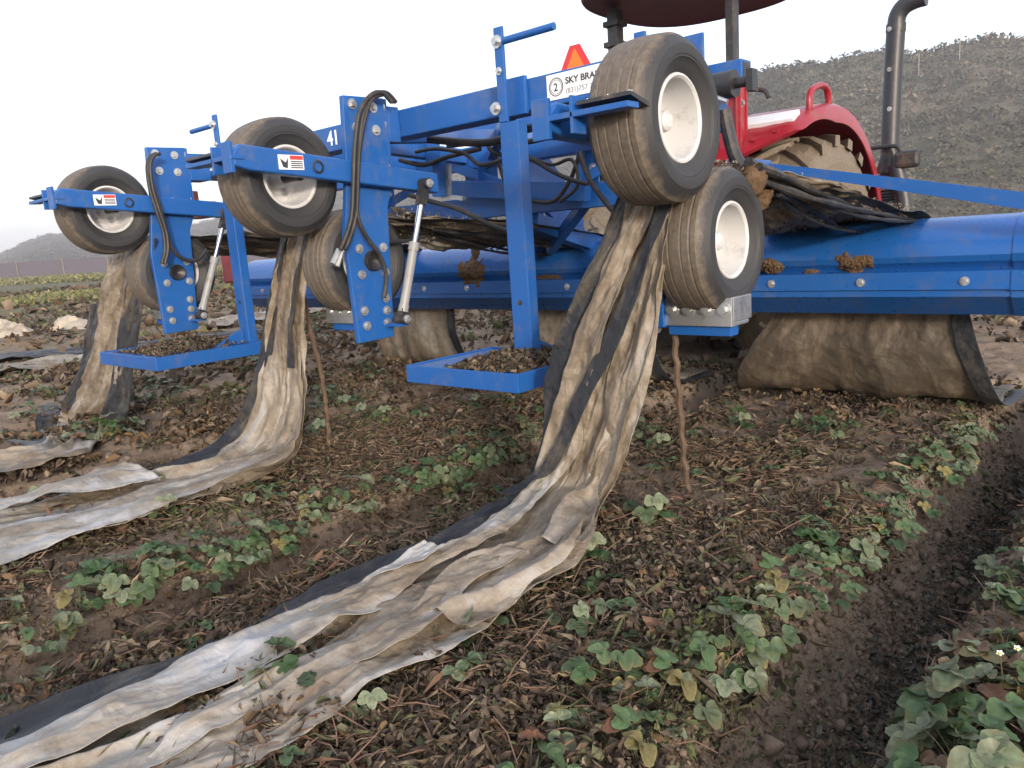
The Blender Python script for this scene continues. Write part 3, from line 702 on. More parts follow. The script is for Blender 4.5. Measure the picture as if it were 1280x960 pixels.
# small steps / red marker triangle
tr_ = thing("slow_vehicle_sign", "orange triangle sign with red border standing above the blue crossbeam", "sign", P(718, 95, v=3.02))
tc = P(718, 56, v=3.02); hs, wb = .30, .36
def trap(top_w, bot_w, z0, z1, y0, y1):
    return MB().prism([(tc.x-bot_w/2, z0), (tc.x+bot_w/2, z0), (tc.x+top_w/2, z1), (tc.x-top_w/2, z1)], 1, y0, y1)
obj("border_plate", trap(.055, .40, tc.z-.30, tc.z, 3.02, 3.024), SMVRED, tr_)
obj("orange_panel", trap(.006, .29, tc.z-.265, tc.z-.018, 3.0175, 3.0195), ORANGE, tr_)
obj("bracket", MB().box(tc.x-.015, tc.x+.015, 3.026, 3.045, tc.z-.42, tc.z-.05), BLACK, tr_)

# rolled shield running across the machine
SH = [(3.86, .78), (3.845, .832), (3.80, .862), (3.735, .868), (3.665, .850), (3.605, .812), (3.570, .765), (3.556, .715), (3.566, .690), (3.600, .664), (3.602, .660), (3.560, .652), (3.560, .578), (3.576, .574), (3.576, .548), (3.690, .462), (3.83, .462), (3.86, .50)]
X0, X1 = -6.25, 1.0
sh = part("shield", MB().prism(SH, 0, X0, -.512), BLUE_SH, smooth=True)
obj("shield_section", MB().prism(SH, 0, -.506, X1), BLUE_SH, sh, smooth=True)
obj("joint_plate", MB().prism([(a-(.004 if a < 3.7 else -.004), b+(.003 if b > .7 else -.003)) for a, b in SH], 0, -.54, -.478), BLUE_SH, sh, smooth=True)
for k in range(16):
    obj("bolt", bolt(MB(), (-5.9+k*.4, 3.560, .612), (0, -1, 0), .011, .010), ZINC, sh)
# strut from the frame down to the right end of the shield
a, b = P(962, 209, v=3.42), P(1280, 251, v=3.42); dv = (b-a)
e = b + dv*.38
part("shield_strut", MB().add([(p.x, 3.42+dy, p.z+dz*hh) for p, hh in ((a, .017), (e, .036)) for dy in (-.006, .006) for dz in (-1, 1)],
     [(0,1,3,2),(4,6,7,5),(0,4,5,1),(2,3,7,6),(0,2,6,4),(1,5,7,3)]), BLUE)
part("strut_foot", MB().prism([(3.40, e.z-.05), (3.40, e.z+.03), (3.44, e.z+.03), (3.68, .868), (3.60, .86)], 0, e.x-.02, e.x+.02), BLUE)
part("strut_foot", MB().box(a.x-.06, a.x+.0, Y2+.09, 3.44, a.z-.03, a.z+.03), BLUE, bevel=.003)

# ------------------------------------------------------------------ the tractor
tr = thing("tractor", "red tractor with maroon canopy, dusty rear tyres and tall black exhaust stack", "tractor", (-2.65, 5.4, -.28))
AX = Vector((-2.02, 5.40, .575)); RT = .865
def lug_tyre(c, R, hw, nl, lug, name="tyre", parent=None):
    pr = [(-hw*.72, R*.50), (-hw*.98, R*.62), (-hw, R*.78), (-hw*.90, R*.92), (-hw*.6, R*.955), (0, R*.965), (hw*.6, R*.955), (hw*.90, R*.92), (hw, R*.78), (hw*.98, R*.62), (hw*.72, R*.50), (hw*.5, R*.47), (-hw*.5, R*.47)]
    m = MB().lathe(pr, c, 0, 64, True)
    for k in range(nl):
        for sd_ in (-1, 1):
            a0 = 2*math.pi*(k+(.5 if sd_ > 0 else 0))/nl
            ring = []
            for f, wd in ((0.02, .03), (.5, .034), (1.02, .045)):
                x = sd_*hw*f; da = -f*.23
                rb = R*(.955 if f < .9 else .90); rt = R*(1.0 if f < .9 else .975)
                for r_, ww in ((rb, wd*1.3), (rt, wd)):
                    for e_ in (-1, 1):
                        a = a0+da+e_*ww/R*.9
                        ring.append(Vector(c)+Vector((x, r_*math.sin(a), r_*math.cos(a))))
            f = []
            for i in range(2):
                o = i*4
                f += [(o, o+4, o+6, o+2), (o+1, o+3, o+7, o+5), (o+2, o+6, o+7, o+3)]
            f += [(0, 2, 3, 1), (8, 9, 11, 10)]
            m.add(ring, f)
    o = obj(name, m, TRACTYRE, parent, smooth=False, origin=c)
    tread_attr(o, R*.55, R*.9); return o
for sx_ in (-2.02, -3.28):
    c = Vector((sx_, AX.y, AX.z)); s = 1 if sx_ > -2.65 else -1
    wh = obj("wheel", MB().lathe([(s*.13, .43), (s*.15, .44), (s*.13, .41), (s*.02, .38), (-s*.04, .26), (s*.02, .12), (s*.06, .0005)], c, 0, 40), WHITE, tr, smooth=True, origin=c)
    lug_tyre(c, RT, .215, 21, .04, "tyre", wh)
for sx_ in (-1.80, -3.5):
    c = Vector((sx_, 7.85, .20)); s = 1 if sx_ > -2.65 else -1
    wh = obj("wheel", MB().lathe([(s*.09, .27), (s*.10, .28), (s*.02, .24), (-s*.02, .12), (s*.03, .0005)], c, 0, 32), WHITE, tr, smooth=True, origin=c)
    lug_tyre(c, .50, .13, 17, .03, "tyre", wh)
# body
part_t = lambda name, mb, mat, **k: obj(name, mb, mat, tr, **k)
part_t("transmission", MB().box(-2.9, -2.4, 4.75, 7.0, .35, .95), BLACK, bevel=.03)
part_t("rear_axle", MB().tube([(-3.28, 5.4, .575), (-2.02, 5.4, .575)], .13, 18), BLACK)
part_t("front_axle", MB().bar((-3.5, 7.85, .22), (-1.8, 7.85, .22), .14, .12), BLACK)
part_t("hood", MB().prism([(6.35, .9), (6.35, 1.42), (6.7, 1.47), (8.2, 1.30), (8.35, 1.15), (8.35, .75)], 0, -2.92, -2.38), RED, bevel=.05)
part_t("seat", MB().box(-2.85, -2.4, 5.15, 5.6, 1.05, 1.17).box(-2.85, -2.4, 5.08, 5.18, 1.17, 1.45), BLACK, bevel=.03)
part_t("floor_deck", MB().box(-3.05, -2.25, 5.2, 6.4, .72, .76), BLACK)
# fenders: a curved shell with a side lip and a flat rear tail
def fender(xo, xi, label=None):
    m = MB(); nseg = 36; th = .02
    s = 1 if xo > xi else -1
    rows = []
    for k in range(nseg+1):
        f = k/nseg
        rows.append((f, 1.055 + .10*max(0, .25-f)*1.2))
    prof = [(xi, 0), (xi+(xo-xi)*.75, 0), (xo-s*.05, -.008), (xo-s*.015, -.03), (xo, -.075), (xo, -.135), (xo-s*.012, -.135), (xo-s*.015, -.09), (xo-s*.03, -.05), (xo-s*.07, -.03), (xi, -.022)]
    n = len(prof); vv = []; ff = []
    for f, R in rows:
        for x, dr in prof:
            g = (x-xi)/(xo-xi); st_ = 143-17*g**1.5
            a = math.radians(st_-f*(st_+6)); lip = min(1, f/.22)
            r = R+(dr if dr > -.04 else -.03+(dr+.03)*lip); vv.append((x, AX.y+r*math.cos(a), AX.z+r*math.sin(a)))
    for i in range(nseg):
        for j in range(n):
            ff.append((i*n+j, i*n+(j+1) % n, (i+1)*n+(j+1) % n, (i+1)*n+j))
    ff += [list(range(n)), [nseg*n+j for j in range(n)]]
    m.add(vv, ff)
    return m
for xo, xi in ((-1.80, -2.33), (-3.5, -2.97)):
    fd = part_t("fender", fender(xo, xi), RED, smooth=True)
    s = 1 if xo > xi else -1
    xl_ = (xo+xi)/2
    # lamp set in the rear of the fender
    def onf(x, deg, R): return Vector((x, AX.y+R*math.cos(math.radians(deg)), AX.z+R*math.sin(math.radians(deg))))
    for d0, d1, R, mt, nm in ((116.0, 122.2, 1.085, LENS, "rear_lamp"),):
        vv = [onf(x, d, r) for x in (xi+s*.10, xo-s*.09) for r in (R-.04, R+.012) for d in (d0, d1)]
        obj(nm, MB().add(vv, [(0,1,3,2),(4,6,7,5),(0,4,5,1),(2,3,7,6),(0,2,6,4),(1,5,7,3)]), mt, fd, bevel=.006)
    rl = [onf(xo-s*.07, a, r) for a, r in ((111, 1.04), (109.5, 1.125), (106, 1.158), (98, 1.16), (93.5, 1.125), (92, 1.03))]
    obj("grab_rail", MB().tube(catmull(rl, 26), .021, 12), RED, fd, smooth=True)
    for k, d in enumerate((128, 131)):
        b_ = onf(xo-s*(.16+.12*k), d, 1.086); nn = (b_-Vector((b_.x, AX.y, AX.z))).normalized()
        obj("fender_bolt", MB().tube([b_-nn*.004, b_+nn*.004], .017, 14), RED, fd)
    # inner panel
    obj("inner_panel", MB().prism([(AX.y+1.03*math.cos(math.radians(a)), AX.z+1.03*math.sin(math.radians(a))) for a in range(10, 140, 8)], 0, xi-.012*s, xi-.002*s), RED, fd)
    # front indicator
    fq = onf(xo-s*.06, 14, 1.06)
    obj("side_lamp", MB().box(fq.x-.05, fq.x+.055, fq.y, fq.y+.06, fq.z-.10, fq.z-.005), RED_LENS, fd, bevel=.006)
    obj("side_lamp_cap", MB().box(fq.x-.045, fq.x+.05, fq.y+.002, fq.y+.058, fq.z+.0, fq.z+.04), LENS, fd, bevel=.006)
# roll bar and canopy
ry = 4.72
for x, ww in ((-2.225, .055), (-3.06, .08)):
    pb = part_t("roll_bar_post", MB().box(x-ww/2, x+ww/2, ry-.04, ry+.04, 1.52, 2.36), BLACK, bevel=.006)
    obj("mount_bracket", MB().box(x-.07, x+.075, ry-.055, ry-.041, 1.30, 1.80).box(x+ww/2+.02, x+ww/2+.032, ry-.075, ry+.075, 1.30, 1.86).box(x-.07, x+.07, ry+.041, ry+.055, 1.30, 1.74), RED, pb, bevel=.004)
    for dy, zz in ((0, 1.80), (-.02, 1.62)): obj("bolt", bolt(MB(), (x+ww/2+.032, ry+dy, zz), (1, 0, 0), .015, .015), ZINC, pb)
    if x < -3: [obj("post_collar", MB().box(x-.06, x+.06, ry-.06, ry+.06, z_, z_+.035), BLACK, pb, bevel=.004) for z_ in (2.12, 2.25)]
cm = MB(); cx_, cy_ = -2.60, 4.92
rings = []
for zz, sc_ in ((2.375, .93), (2.36, .985), (2.375, 1.0), (2.43, .995), (2.47, .93), (2.49, .75), (2.495, .02)):
    rg = []
    for k in range(56):
        a = 2*math.pi*k/56; ca, sa = math.cos(a), math.sin(a)
        rx = .62*abs(ca)**.72*math.copysign(1, ca); rr_ = .70*abs(sa)**.72*math.copysign(1, sa)
        rg.append((cx_+rx*sc_, cy_+rr_*sc_, zz))
    rings.append(rg)
cv = [q for rg in rings for q in rg]; cf = []
for i in range(len(rings)-1):
    for k in range(56): cf.append((i*56+k, i*56+(k+1) % 56, (i+1)*56+(k+1) % 56, (i+1)*56+k))
cf += [list(range(56))[::-1], [(len(rings)-1)*56+k for k in range(56)]]
part_t("canopy", cm.add(cv, cf), CANOPY, smooth=True)
# exhaust stack with its elbow, boot and clamp arm with mirror
EX = P(1117, 120, v=6.6)
st_path = [P(1112, 222, v=6.6), P(1115, 120, v=6.6), P(1120, 32, v=6.6)]
r_ex = .066
ex = part_t("exhaust_stack", MB().tube(catmull([P(1111, 235, v=6.6), P(1113, 170, v=6.6), P(1116, 100, v=6.6), P(1120, 34, v=6.6)], 12), r_ex, 26).tube([P(1119.6, 40, v=6.6), P(1120.2, 30, v=6.6)], r_ex*1.05, 26), GREYPIPE, smooth=True)
obj("elbow", MB().tube(catmull([P(1120, 34, v=6.6), P(1122, 20, v=6.6), P(1130, 8, v=6.6), P(1144, 0, v=6.6), P(1158, -4, v=6.6)], 24), r_ex*.94, 26), GREYPIPE, ex, smooth=True)
bw = [P(1111, y, v=6.6) for y in (236, 280)]
rb = []; pp = []
for k in range(25):
    pp.append(bw[0].lerp(bw[1], k/24)); rb.append(r_ex*(1.05 if k % 2 else .92))
obj("bellows", MB().tube(pp, rb, 22), BLACK, ex, smooth=True)
obj("lower_pipe", MB().tube(catmull([P(1120, 205, v=6.5), P(1127, 235, v=6.5), P(1131, 262, v=6.5), P(1132, 310, v=6.5)], 14), r_ex*.85, 22), GREYPIPE, ex, smooth=True)
obj("stack_skirt", MB().tube([P(1113, 190, v=6.6), P(1111, 216, v=6.6)], [r_ex*1.02, r_ex*1.35], 24), BLACK, ex, smooth=True)
obj("clamp_arm", MB().tube(catmull([P(1084, 186, v=6.5), P(1100, 184, v=6.5), P(1120, 183, v=6.48), P(1126, 190, v=6.48), P(1126, 200, v=6.48)], 20), .016, 10), BLACK, ex, smooth=True)
mq = P(1133, 199, v=6.46)
obj("mirror", MB().box(mq.x-.085, mq.x+.095, mq.y-.03, mq.y+.03, mq.z-.065, mq.z+.065), BLACK, ex, bevel=.03)
for y in (38, 88, 137):
    q = P(1115, y, v=6.6)-Vector((0, r_ex, 0)); obj("bolt", bolt(MB(), q, (0, -1, 0), .010, .008), ZINC, ex)
part_t("control_lever", MB().tube(catmull([P(932, 118, v=5.3), P(936, 112, v=5.3), P(955, 113, v=5.3), P(961, 122, v=5.3)], 14), .016, 10), BLACK, smooth=True)
part_t("work_lamp", MB().lathe([(0, .0005), (-.01, .045), (.04, .05), (.09, .02)], P(906, 112, v=4.6), 1, 20), LENS, smooth=True)

# ------------------------------------------------------------------ plastic film
def lerp_list(pts, s):
    m = len(pts); t = s*(m-1); i = min(int(t), m-2); f = t-i
    p0 = pts[max(i-1, 0)]; p1 = pts[i]; p2 = pts[i+1]; p3 = pts[min(i+2, m-1)]
    return .5*((2*p1)+(p2-p0)*f+(2*p0-5*p1+4*p2-p3)*f*f+(3*p1-p0-3*p2+p3)*f*f*f)
def ribbon(name, Ls, Rs, mat, parent, seed, ns=220, nt=56, amp=.03, t0=0, t1=1, lift=0, rag=.02, mud=(0, 0), folds=4.0, s0=0, s1=1, clear=.008, crump=1.0, th=.0014):
    """crumpled sheet between two edge lines: pleats run along it, creases cut across it"""
    Ls = [Vector(p) for p in Ls]; Rs = [Vector(p) for p in Rs]
    S = np.linspace(s0, s1, ns); Tt = np.linspace(0, 1, nt)
    Lp = np.array([lerp_list(Ls, s) for s in S]); Rp = np.array([lerp_list(Rs, s) for s in S])
    mid = (Lp+Rp)/2; dd = np.gradient(mid, axis=0); dd /= np.linalg.norm(dd, axis=1, keepdims=True)
    arc = np.concatenate([[0], np.cumsum(np.linalg.norm(np.diff(mid, axis=0), axis=1))])
    ac = Rp-Lp; wd = np.linalg.norm(ac, axis=1); nn = np.cross(ac, dd); nn /= np.linalg.norm(nn, axis=1, keepdims=True)
    view = np.array(EYE)-mid; sg = np.sign((nn*view).sum(1)); sg = np.where(sg == 0, 1, sg); nn = nn*np.median(sg)
    ST, TT = np.meshgrid(arc, Tt, indexing='ij')
    sn = ((S-s0)/(s1-s0))[:, None]
    if isinstance(t0, tuple): t0 = t0[0]+(t0[1]-t0[0])*sn
    if isinstance(t1, tuple): t1 = t1[0]+(t1[1]-t1[0])*sn
    tt = t0+(t1-t0)*TT
    e0 = rag*(fbm(arc*2.6, arc*0+seed, seed, 3))[:, None]/wd[:, None]*2; e1 = rag*(fbm(arc*2.6, arc*0+seed+9.3, seed+3, 3))[:, None]/wd[:, None]*2
    tt = tt + e0*(1-TT) + e1*TT
    Wm = float(np.median(wd)); q = tt*folds
    x = q + .9*(fbm(ST*1.5, q*.35, seed+5, 3))*2
    rid = lambda xx, yy, sd, pw=1.0: (1-np.abs(2*vnoise(xx, yy, sd)-1))**pw
    pl_ = rid(x, ST*.8, seed, 1.6)                                     # long pleats
    pl2 = rid(x*2.1+3, ST*1.9+2, seed+1, 2.2)                           # smaller pleats
    ym = tt*Wm; wx = .05*fbm(ST*5, ym*5, seed+40, 3); 
    v1 = voro(ym*7+ST*1.5+wx*6, ST*3.2-ym*1.6, seed+2); v2 = voro(ym*17-ST*4+wx*12, ST*9+ym*4, seed+3); v3 = voro(ym*40+ST*6, ST*26-ym*10, seed+4)
    kink = rid(ST*2.6+ym*1.5, tt*1.2, seed+6, 4.0)
    off = amp*(.85*pl_+.30*pl2-.5) + amp*crump*(.95*(v1-.45) + .40*(v2-.42) + .13*(v3-.42)) + amp*.40*kink*(pl_-.4)
    ridge2 = pl2
    over = .55*amp*(vnoise(x*1.1, ST*1.1, seed+7)-.5)*2     # sideways roll of the pleats
    pos = Lp[:, None, :]+ac[:, None, :]*tt[..., None] + nn[:, None, :]*(off+lift)[..., None] + (ac/wd[:, None])[:, None, :]*over[..., None]
    g = gz(pos[..., 0], pos[..., 1])+clear+lift*.5+np.clip(off, 0, 1)*.6
    pos[..., 2] = np.maximum(pos[..., 2], g)
    V = pos.reshape(-1, 3)
    par = np.array(wloc(parent)) if parent else np.zeros(3)
    idx = np.arange(ns*nt).reshape(ns, nt)
    Fq = np.stack([idx[:-1, :-1], idx[1:, :-1], idx[1:, 1:], idx[:-1, 1:]], -1).reshape(-1, 4)
    me = mesh_np(name, V-par, Fq, 4)
    me.polygons.foreach_set("use_smooth", np.ones(len(me.polygons), bool))
    uv = me.uv_layers.new(name="UVMap"); li = np.empty(len(me.loops), np.int32); me.loops.foreach_get("vertex_index", li)
    uvs = np.stack([(tt*np.median(wd)*2.5).ravel()[li], ST.ravel()[li]], -1).astype(np.float32); uv.data.foreach_set("uv", uvs.ravel())
    at_ = me.attributes.new("mud", 'FLOAT', 'POINT')
    mv = mud[0]+(mud[1]-mud[0])*(ST/arc[-1]) - .12*ridge2 + .55*np.clip(v1-.42, -.3, .5) + 1.1*fbm(ST*2.2, tt*Wm*5, seed+60, 4)
    at_.data.foreach_set("value", mv.ravel().astype(np.float32))
    me.materials.append(mat)
    o = bpy.data.objects.new(name, me); C.objects.link(o)
    if parent: o.parent = parent
    sm = o.modifiers.new("thickness", 'SOLIDIFY'); sm.thickness = th; sm.offset = 0
    return o
def edges(st):
    L = []; R = []
    for a, b, pl in st:
        L.append(P(*a, **pl)); R.append(P(*b, **pl))
    return L, R
# right row
f1 = thing("mulch_strip", "largest muddy plastic strip hanging from the right wheels and trailing to the bottom left corner", "plastic strip", P(690, 660, z=0), "pulled mulch strips")
L1, R1 = edges([((800, 245), (858, 240), dict(v=2.02)), ((778, 300), (848, 290), dict(v=1.99)), ((748, 365), (836, 360), dict(v=1.955)), ((722, 430), (830, 428), dict(v=1.925)), ((705, 490), (812, 500), dict(v=1.895)),
    ((690, 560), (788, 570), dict(v=1.86)), ((662, 612), (758, 632), dict(v=1.80)), ((590, 660), (724, 690), dict(z=.10)), ((500, 698), (642, 744), dict(z=.07)), ((410, 742), (552, 806), dict(z=.05)),
    ((312, 795), (452, 868), dict(z=.045)), ((200, 848), (362, 922), dict(z=.045)), ((70, 902), (258, 976), dict(z=.045)), ((-90, 965), (150, 1040), dict(z=.045)), ((-300, 1050), (-80, 1160), dict(z=.045))])
ribbon("film_sheet", L1, R1, FILM, f1, 3, 560, 110, .031, .10, 1.0, 0, .05, (.45, .0), 4.0)
ribbon("folded_layer", L1, R1, FILM, f1, 41, 420, 50, .028, (.02, .10), (.30, .50), .012, .08, (.4, -.15), 2.6, crump=1.2)
ribbon("folded_layer", L1, R1, FILM, f1, 77, 300, 46, .030, (.55, .62), 1.02, .014, .08, (.5, .1), 3.0, 0, .62, crump=1.2)
ribbon("folded_layer", L1, R1, FILM, f1, 81, 260, 40, .026, (.60, .52), (.74, .90), .014, .10, (.1, .1), 2.4, .52, 1, crump=1.2)
ribbon("torn_flap", L1, R1, FILM, f1, 83, 90, 34, .034, (.02, .22), (.36, .30), .045, .10, (-.1, -.1), 2.0, .55, .68, crump=1.3)
ribbon("torn_flap", L1, R1, FILM, f1, 87, 80, 30, .036, (.86, .70), (1.05, .98), .035, .10, (.5, .3), 2.0, .33, .50, crump=1.3)
ribbon("black_edge", L1, R1, FILM_K, f1, 19, 360, 30, .026, -.17, .16, .004, .05, (0, 0), 2.0)
ribbon("black_fold", L1, R1, FILM_K, f1, 23, 260, 20, .018, (.78, -.06), (1.02, .12), .040, .03, (0, 0), 2.0, 0.0, .46)
# feeding sheet from the shield to the nip
nr = [P(905, 205, v=2.18), P(955, 225, v=2.2)]
La = [Vector((-1.205, 2.16, 1.035)), Vector((-1.25, 2.5, .95)), Vector((-1.38, 3.0, .86)), Vector((-1.52, 3.45, .85)), Vector((-1.60, 3.72, .89)), Vector((-1.62, 3.90, .80)), Vector((-1.60, 3.90, .50)), Vector((-1.74, 3.86, .25)), Vector((-1.86, 3.96, .03)), Vector((-1.9, 4.4, .02))]
Ra = [Vector((-1.06, 2.18, 1.055)), Vector((-1.02, 2.5, 1.035)), Vector((-.97, 3.0, .98)), Vector((-.95, 3.45, .92)), Vector((-.93, 3.72, .90)), Vector((-.90, 3.90, .80)), Vector((-.80, 3.90, .50)), Vector((-.72, 3.86, .25)), Vector((-.63, 3.96, .03)), Vector((-.60, 4.4, .02))]
ribbon("feeding_sheet", La, Ra, FILM, f1, 7, 300, 90, .032, 0, 1, 0, .12, (.2, 1.2), 2.0, crump=.8)
ribbon("black_edge", La, Ra, FILM_K, f1, 9, 150, 18, .012, (.93, .97), (1.08, 1.03), .010, .02, (0, 0), 2.5)
def twist(parent, a, b, n=3, r=.013, sag=.03):
    """ropes of black film pulled tight between the nip and the shield"""
    for k in range(n):
        pts = []
        for i in range(40):
            t = i/39; c = Vector(a).lerp(Vector(b), t); ph = t*4+k*2.1; rr = .022*(1-t*.65)
            pts.append(c+Vector((rr*math.cos(ph), 0, rr*math.sin(ph)-sag*math.sin(math.pi*t))))
        obj("twisted_film_rope", MB().tube(pts, [r*(1-.45*i/39)*(1+.25*math.sin(i*.8+k)) for i in range(40)], 8), FILM_K, parent, smooth=True)
twist(f1, P(940, 210, v=2.3), P(1141, 277, v=3.70))
twist(f1, P(965, 243, v=2.5), P(1075, 290, v=3.62), 2, .010, .015)
# middle row
f2 = thing("mulch_strip", "muddy plastic mulch strip hanging from the middle wheels and lying across to the left edge", "plastic strip", P(340, 560, z=0), "pulled mulch strips")
L2, R2 = edges([((356, 285), (398, 278), dict(v=1.84)), ((346, 340), (384, 338), dict(v=1.83)), ((338, 400), (382, 398), dict(v=1.82)), ((330, 455), (382, 455), dict(v=1.80)), ((318, 510), (384, 515), dict(v=1.76)),
    ((292, 550), (374, 562), dict(v=1.70)), ((235, 580), (335, 590), dict(z=.07)), ((150, 596), (250, 622), dict(z=.05)), ((60, 622), (170, 655), dict(z=.045)), ((-40, 650), (50, 690), dict(z=.045)), ((-180, 690), (-80, 750), dict(z=.045)), ((-400, 740), (-280, 830), dict(z=.045))])
ribbon("film_sheet", L2, R2, FILM, f2, 103, 420, 80, .030, .08, 1.0, 0, .05, (.4, -.1), 3.4)
ribbon("folded_layer", L2, R2, FILM, f2, 141, 300, 40, .028, (.62, .5), 1.02, .018, .10, (.5, 0), 2.4, crump=1.2)
ribbon("torn_flap", L2, R2, FILM, f2, 145, 90, 30, .03, (.0, .12), (.45, .4), .04, .1, (-.1, -.1), 2.0, .62, .80, crump=1.3)
ribbon("black_edge", L2, R2, FILM_K, f2, 119, 220, 16, .02, -.16, .22, .004, .02, (0, 0), 2.0, 0, .58)
ribbon("black_fold", L2, R2, FILM_K, f2, 120, 120, 12, .02, .72, .92, .03, .02, (0, 0), 2.0, 0, .28)
Lb = [Vector((-2.70, 2.0, 1.015)), Vector((-2.78, 2.4, .94)), Vector((-2.92, 3.0, .86)), Vector((-3.10, 3.45, .85)), Vector((-3.16, 3.72, .888)), Vector((-3.18, 3.90, .80)), Vector((-3.2, 3.90, .50)), Vector((-3.25, 3.86, .25)), Vector((-3.3, 3.96, .03)), Vector((-3.35, 4.4, .02))]
Rb = [Vector((-2.53, 2.02, 1.035)), Vector((-2.53, 2.4, 1.02)), Vector((-2.55, 3.0, .975)), Vector((-2.58, 3.45, .92)), Vector((-2.58, 3.72, .895)), Vector((-2.55, 3.90, .80)), Vector((-2.45, 3.90, .50)), Vector((-2.38, 3.86, .25)), Vector((-2.3, 3.96, .03)), Vector((-2.25, 4.4, .02))]
ribbon("feeding_sheet", Lb, Rb, FILM, f2, 107, 220, 60, .035, 0, 1, 0, .05, (.2, .8), 2.4, crump=1.0)
ribbon("black_edge", Lb, Rb, FILM_K, f2, 109, 140, 16, .02, (.90, .96), (1.12, 1.04), .012, .02, (0, 0), 2.5)
# left row
f3 = thing("mulch_strip", "shortest muddy plastic mulch strip hanging from the left wheels beside the platform", "plastic strip", P(100, 550, z=0), "pulled mulch strips")
L3, R3 = edges([((140, 312), (186, 300), dict(v=1.84)), ((134, 350), (176, 350), dict(v=1.83)), ((124, 400), (166, 400), dict(v=1.82)), ((118, 450), (158, 455), dict(v=1.81)), ((100, 500), (150, 505), dict(v=1.79)), ((80, 535), (138, 535), dict(v=1.74)),
    ((40, 556), (120, 560), dict(z=.05)), ((-60, 570), (30, 585), dict(z=.045)), ((-250, 600), (-120, 640), dict(z=.045))])
ribbon("film_sheet", L3, R3, FILM, f3, 203, 300, 60, .032, .0, .92, 0, .06, (.5, .2), 3, crump=1.3)
ribbon("black_edge", L3, R3, FILM_K, f3, 219, 160, 16, .02, .72, 1.25, .012, .02, (0, 0), 2.0, 0, .62)
ribbon("black_fold", L3, R3, FILM_K, f3, 221, 160, 14, .02, -.45, .05, .002, .02, (0, 0), 2.0, .2, .75)
twist(f2, P(498, 268, v=2.3), P(722, 308, v=3.66))
twist(f2, P(505, 282, v=2.35), P(690, 318, v=3.62), 2, .009)
Lc = [p+Vector((-1.53, -.03, 0)) for p in Lb]; Rc = [p+Vector((-1.53, -.03, 0)) for p in Rb]
ribbon("feeding_sheet", Lc, Rc, FILM, f3, 207, 160, 44, .035, 0, 1, 0, .05, (.7, .35), 4)
ribbon("black_edge", Lc, Rc, FILM_K, f3, 209, 120, 14, .02, (.90, .96), (1.12, 1.04), .012, .02, (0, 0), 2.5)
# pulled film already lying in the left field
def lying(name, label, Lp, Rp, seed, amp, mud=(.3, .3), dark=False, lift=0.01):
    Lq = [P(*q, z=.03) for q in Lp]; Rq = [P(*q, z=.03) for q in Rp]
    o = ribbon(name, Lq, Rq, FILM_K if dark else FILM, None, seed, 110, 30, amp, 0, 1, lift, .1, mud, 3.5)
    tag(o, label, "plastic strip")
lying("mulch_strip", "tan rolled plastic strip lying on the ground behind the left strip", [(-80, 462), (0, 455), (60, 446), (108, 440)], [(-80, 478), (0, 470), (60, 460), (112, 450)], 301, .06)
lying("mulch_strip", "long black plastic strip lying flat across the left field", [(-80, 452), (20, 442), (110, 433), (220, 424), (330, 410)], [(-80, 462), (20, 450), (110, 441), (220, 431), (330, 416)], 303, .03, dark=True)
lying("mulch_strip", "pale plastic strip on the ground beyond the left platform", [(260, 402), (300, 397), (350, 390), (410, 385)], [(262, 411), (300, 405), (350, 397), (410, 391)], 309, .05)
# hanging drip tapes
TAPE = paint("muddy_drip_tape", (.10, .065, .045), .7, amount=.8)
def drip(label, pts, v0, v1):
    n = len(pts); q = [P(x, y, v=v0+(v1-v0)*i/(n-1)) for i, (x, y) in enumerate(pts)]
    q = catmull(q, 60); q = [p+Vector((.006*math.sin(i*.9)*random.random(), 0, 0)) for i, p in enumerate(q)]
    o = obj("drip_tape", MB().tube(q, [.009+.003*random.random() for _ in q], 7), TAPE, smooth=True)
    tag(o, label, "drip tape", "hanging drip tapes")
drip("thin brown drip tape hanging under the right lower wheel to the bed", ((838, 355), (843, 420), (848, 490), (854, 560), (860, 615)), 2.12, 2.30)
drip("thin brown drip tape hanging beside the middle strip", ((378, 368), (390, 420), (402, 470), (409, 520), (411, 556)), 1.95, 2.0)
dq = [P(x, y, z=.035) for x, y in ((285, 968), (345, 932), (400, 898), (462, 866), (545, 812), (610, 775))]
tag(obj("drip_tape", MB().tube([Vector((p.x, p.y, float(gz(p.x, p.y))+.028+.006*math.sin(i*.7))) for i, p in enumerate(catmull(dq, 60))], .0048, 7), TAPE, smooth=True), "dark drip tape lying along the right edge of the largest strip", "drip tape")

# ------------------------------------------------------------------ mud clumps
def clump(label, px, py, plane, r, flat, seed, drop=0, name="mud_clump"):
    c = P(px, py, **plane); n = 26; m = n//2; V = []; Fc = []
    for i in range(m+1):
        for k in range(n):
            a = 2*math.pi*k/n; b = math.pi*i/m
            d = np.array([math.sin(b)*math.cos(a), math.cos(b)*flat, math.sin(b)*math.sin(a)])
            q = 1+.9*float(fbm(np.array(a*1.3+b), np.array(b*2.2+math.sin(a)*1.4), seed, 4))+.5*float(fbm(np.array(math.cos(a)*4), np.array(b*5+math.sin(a)*4), seed+3, 3))
            V.append(c+Vector((d[0]*r*q, d[1]*r, d[2]*r*q*(1+drop*(d[2] < 0)))))
    for i in range(m):
        for k in range(n): Fc.append((i*n+k, i*n+(k+1) % n, (i+1)*n+(k+1) % n, (i+1)*n+k))
    o = obj(name, MB().add(V, Fc), MUD, smooth=True); tag(o, label, "mud clump", "mud clods hanging on the machine"); return o
ARC = [0]
for i in range(1, len(SH)): ARC.append(ARC[-1]+math.hypot(SH[i][0]-SH[i-1][0], SH[i][1]-SH[i-1][1]))
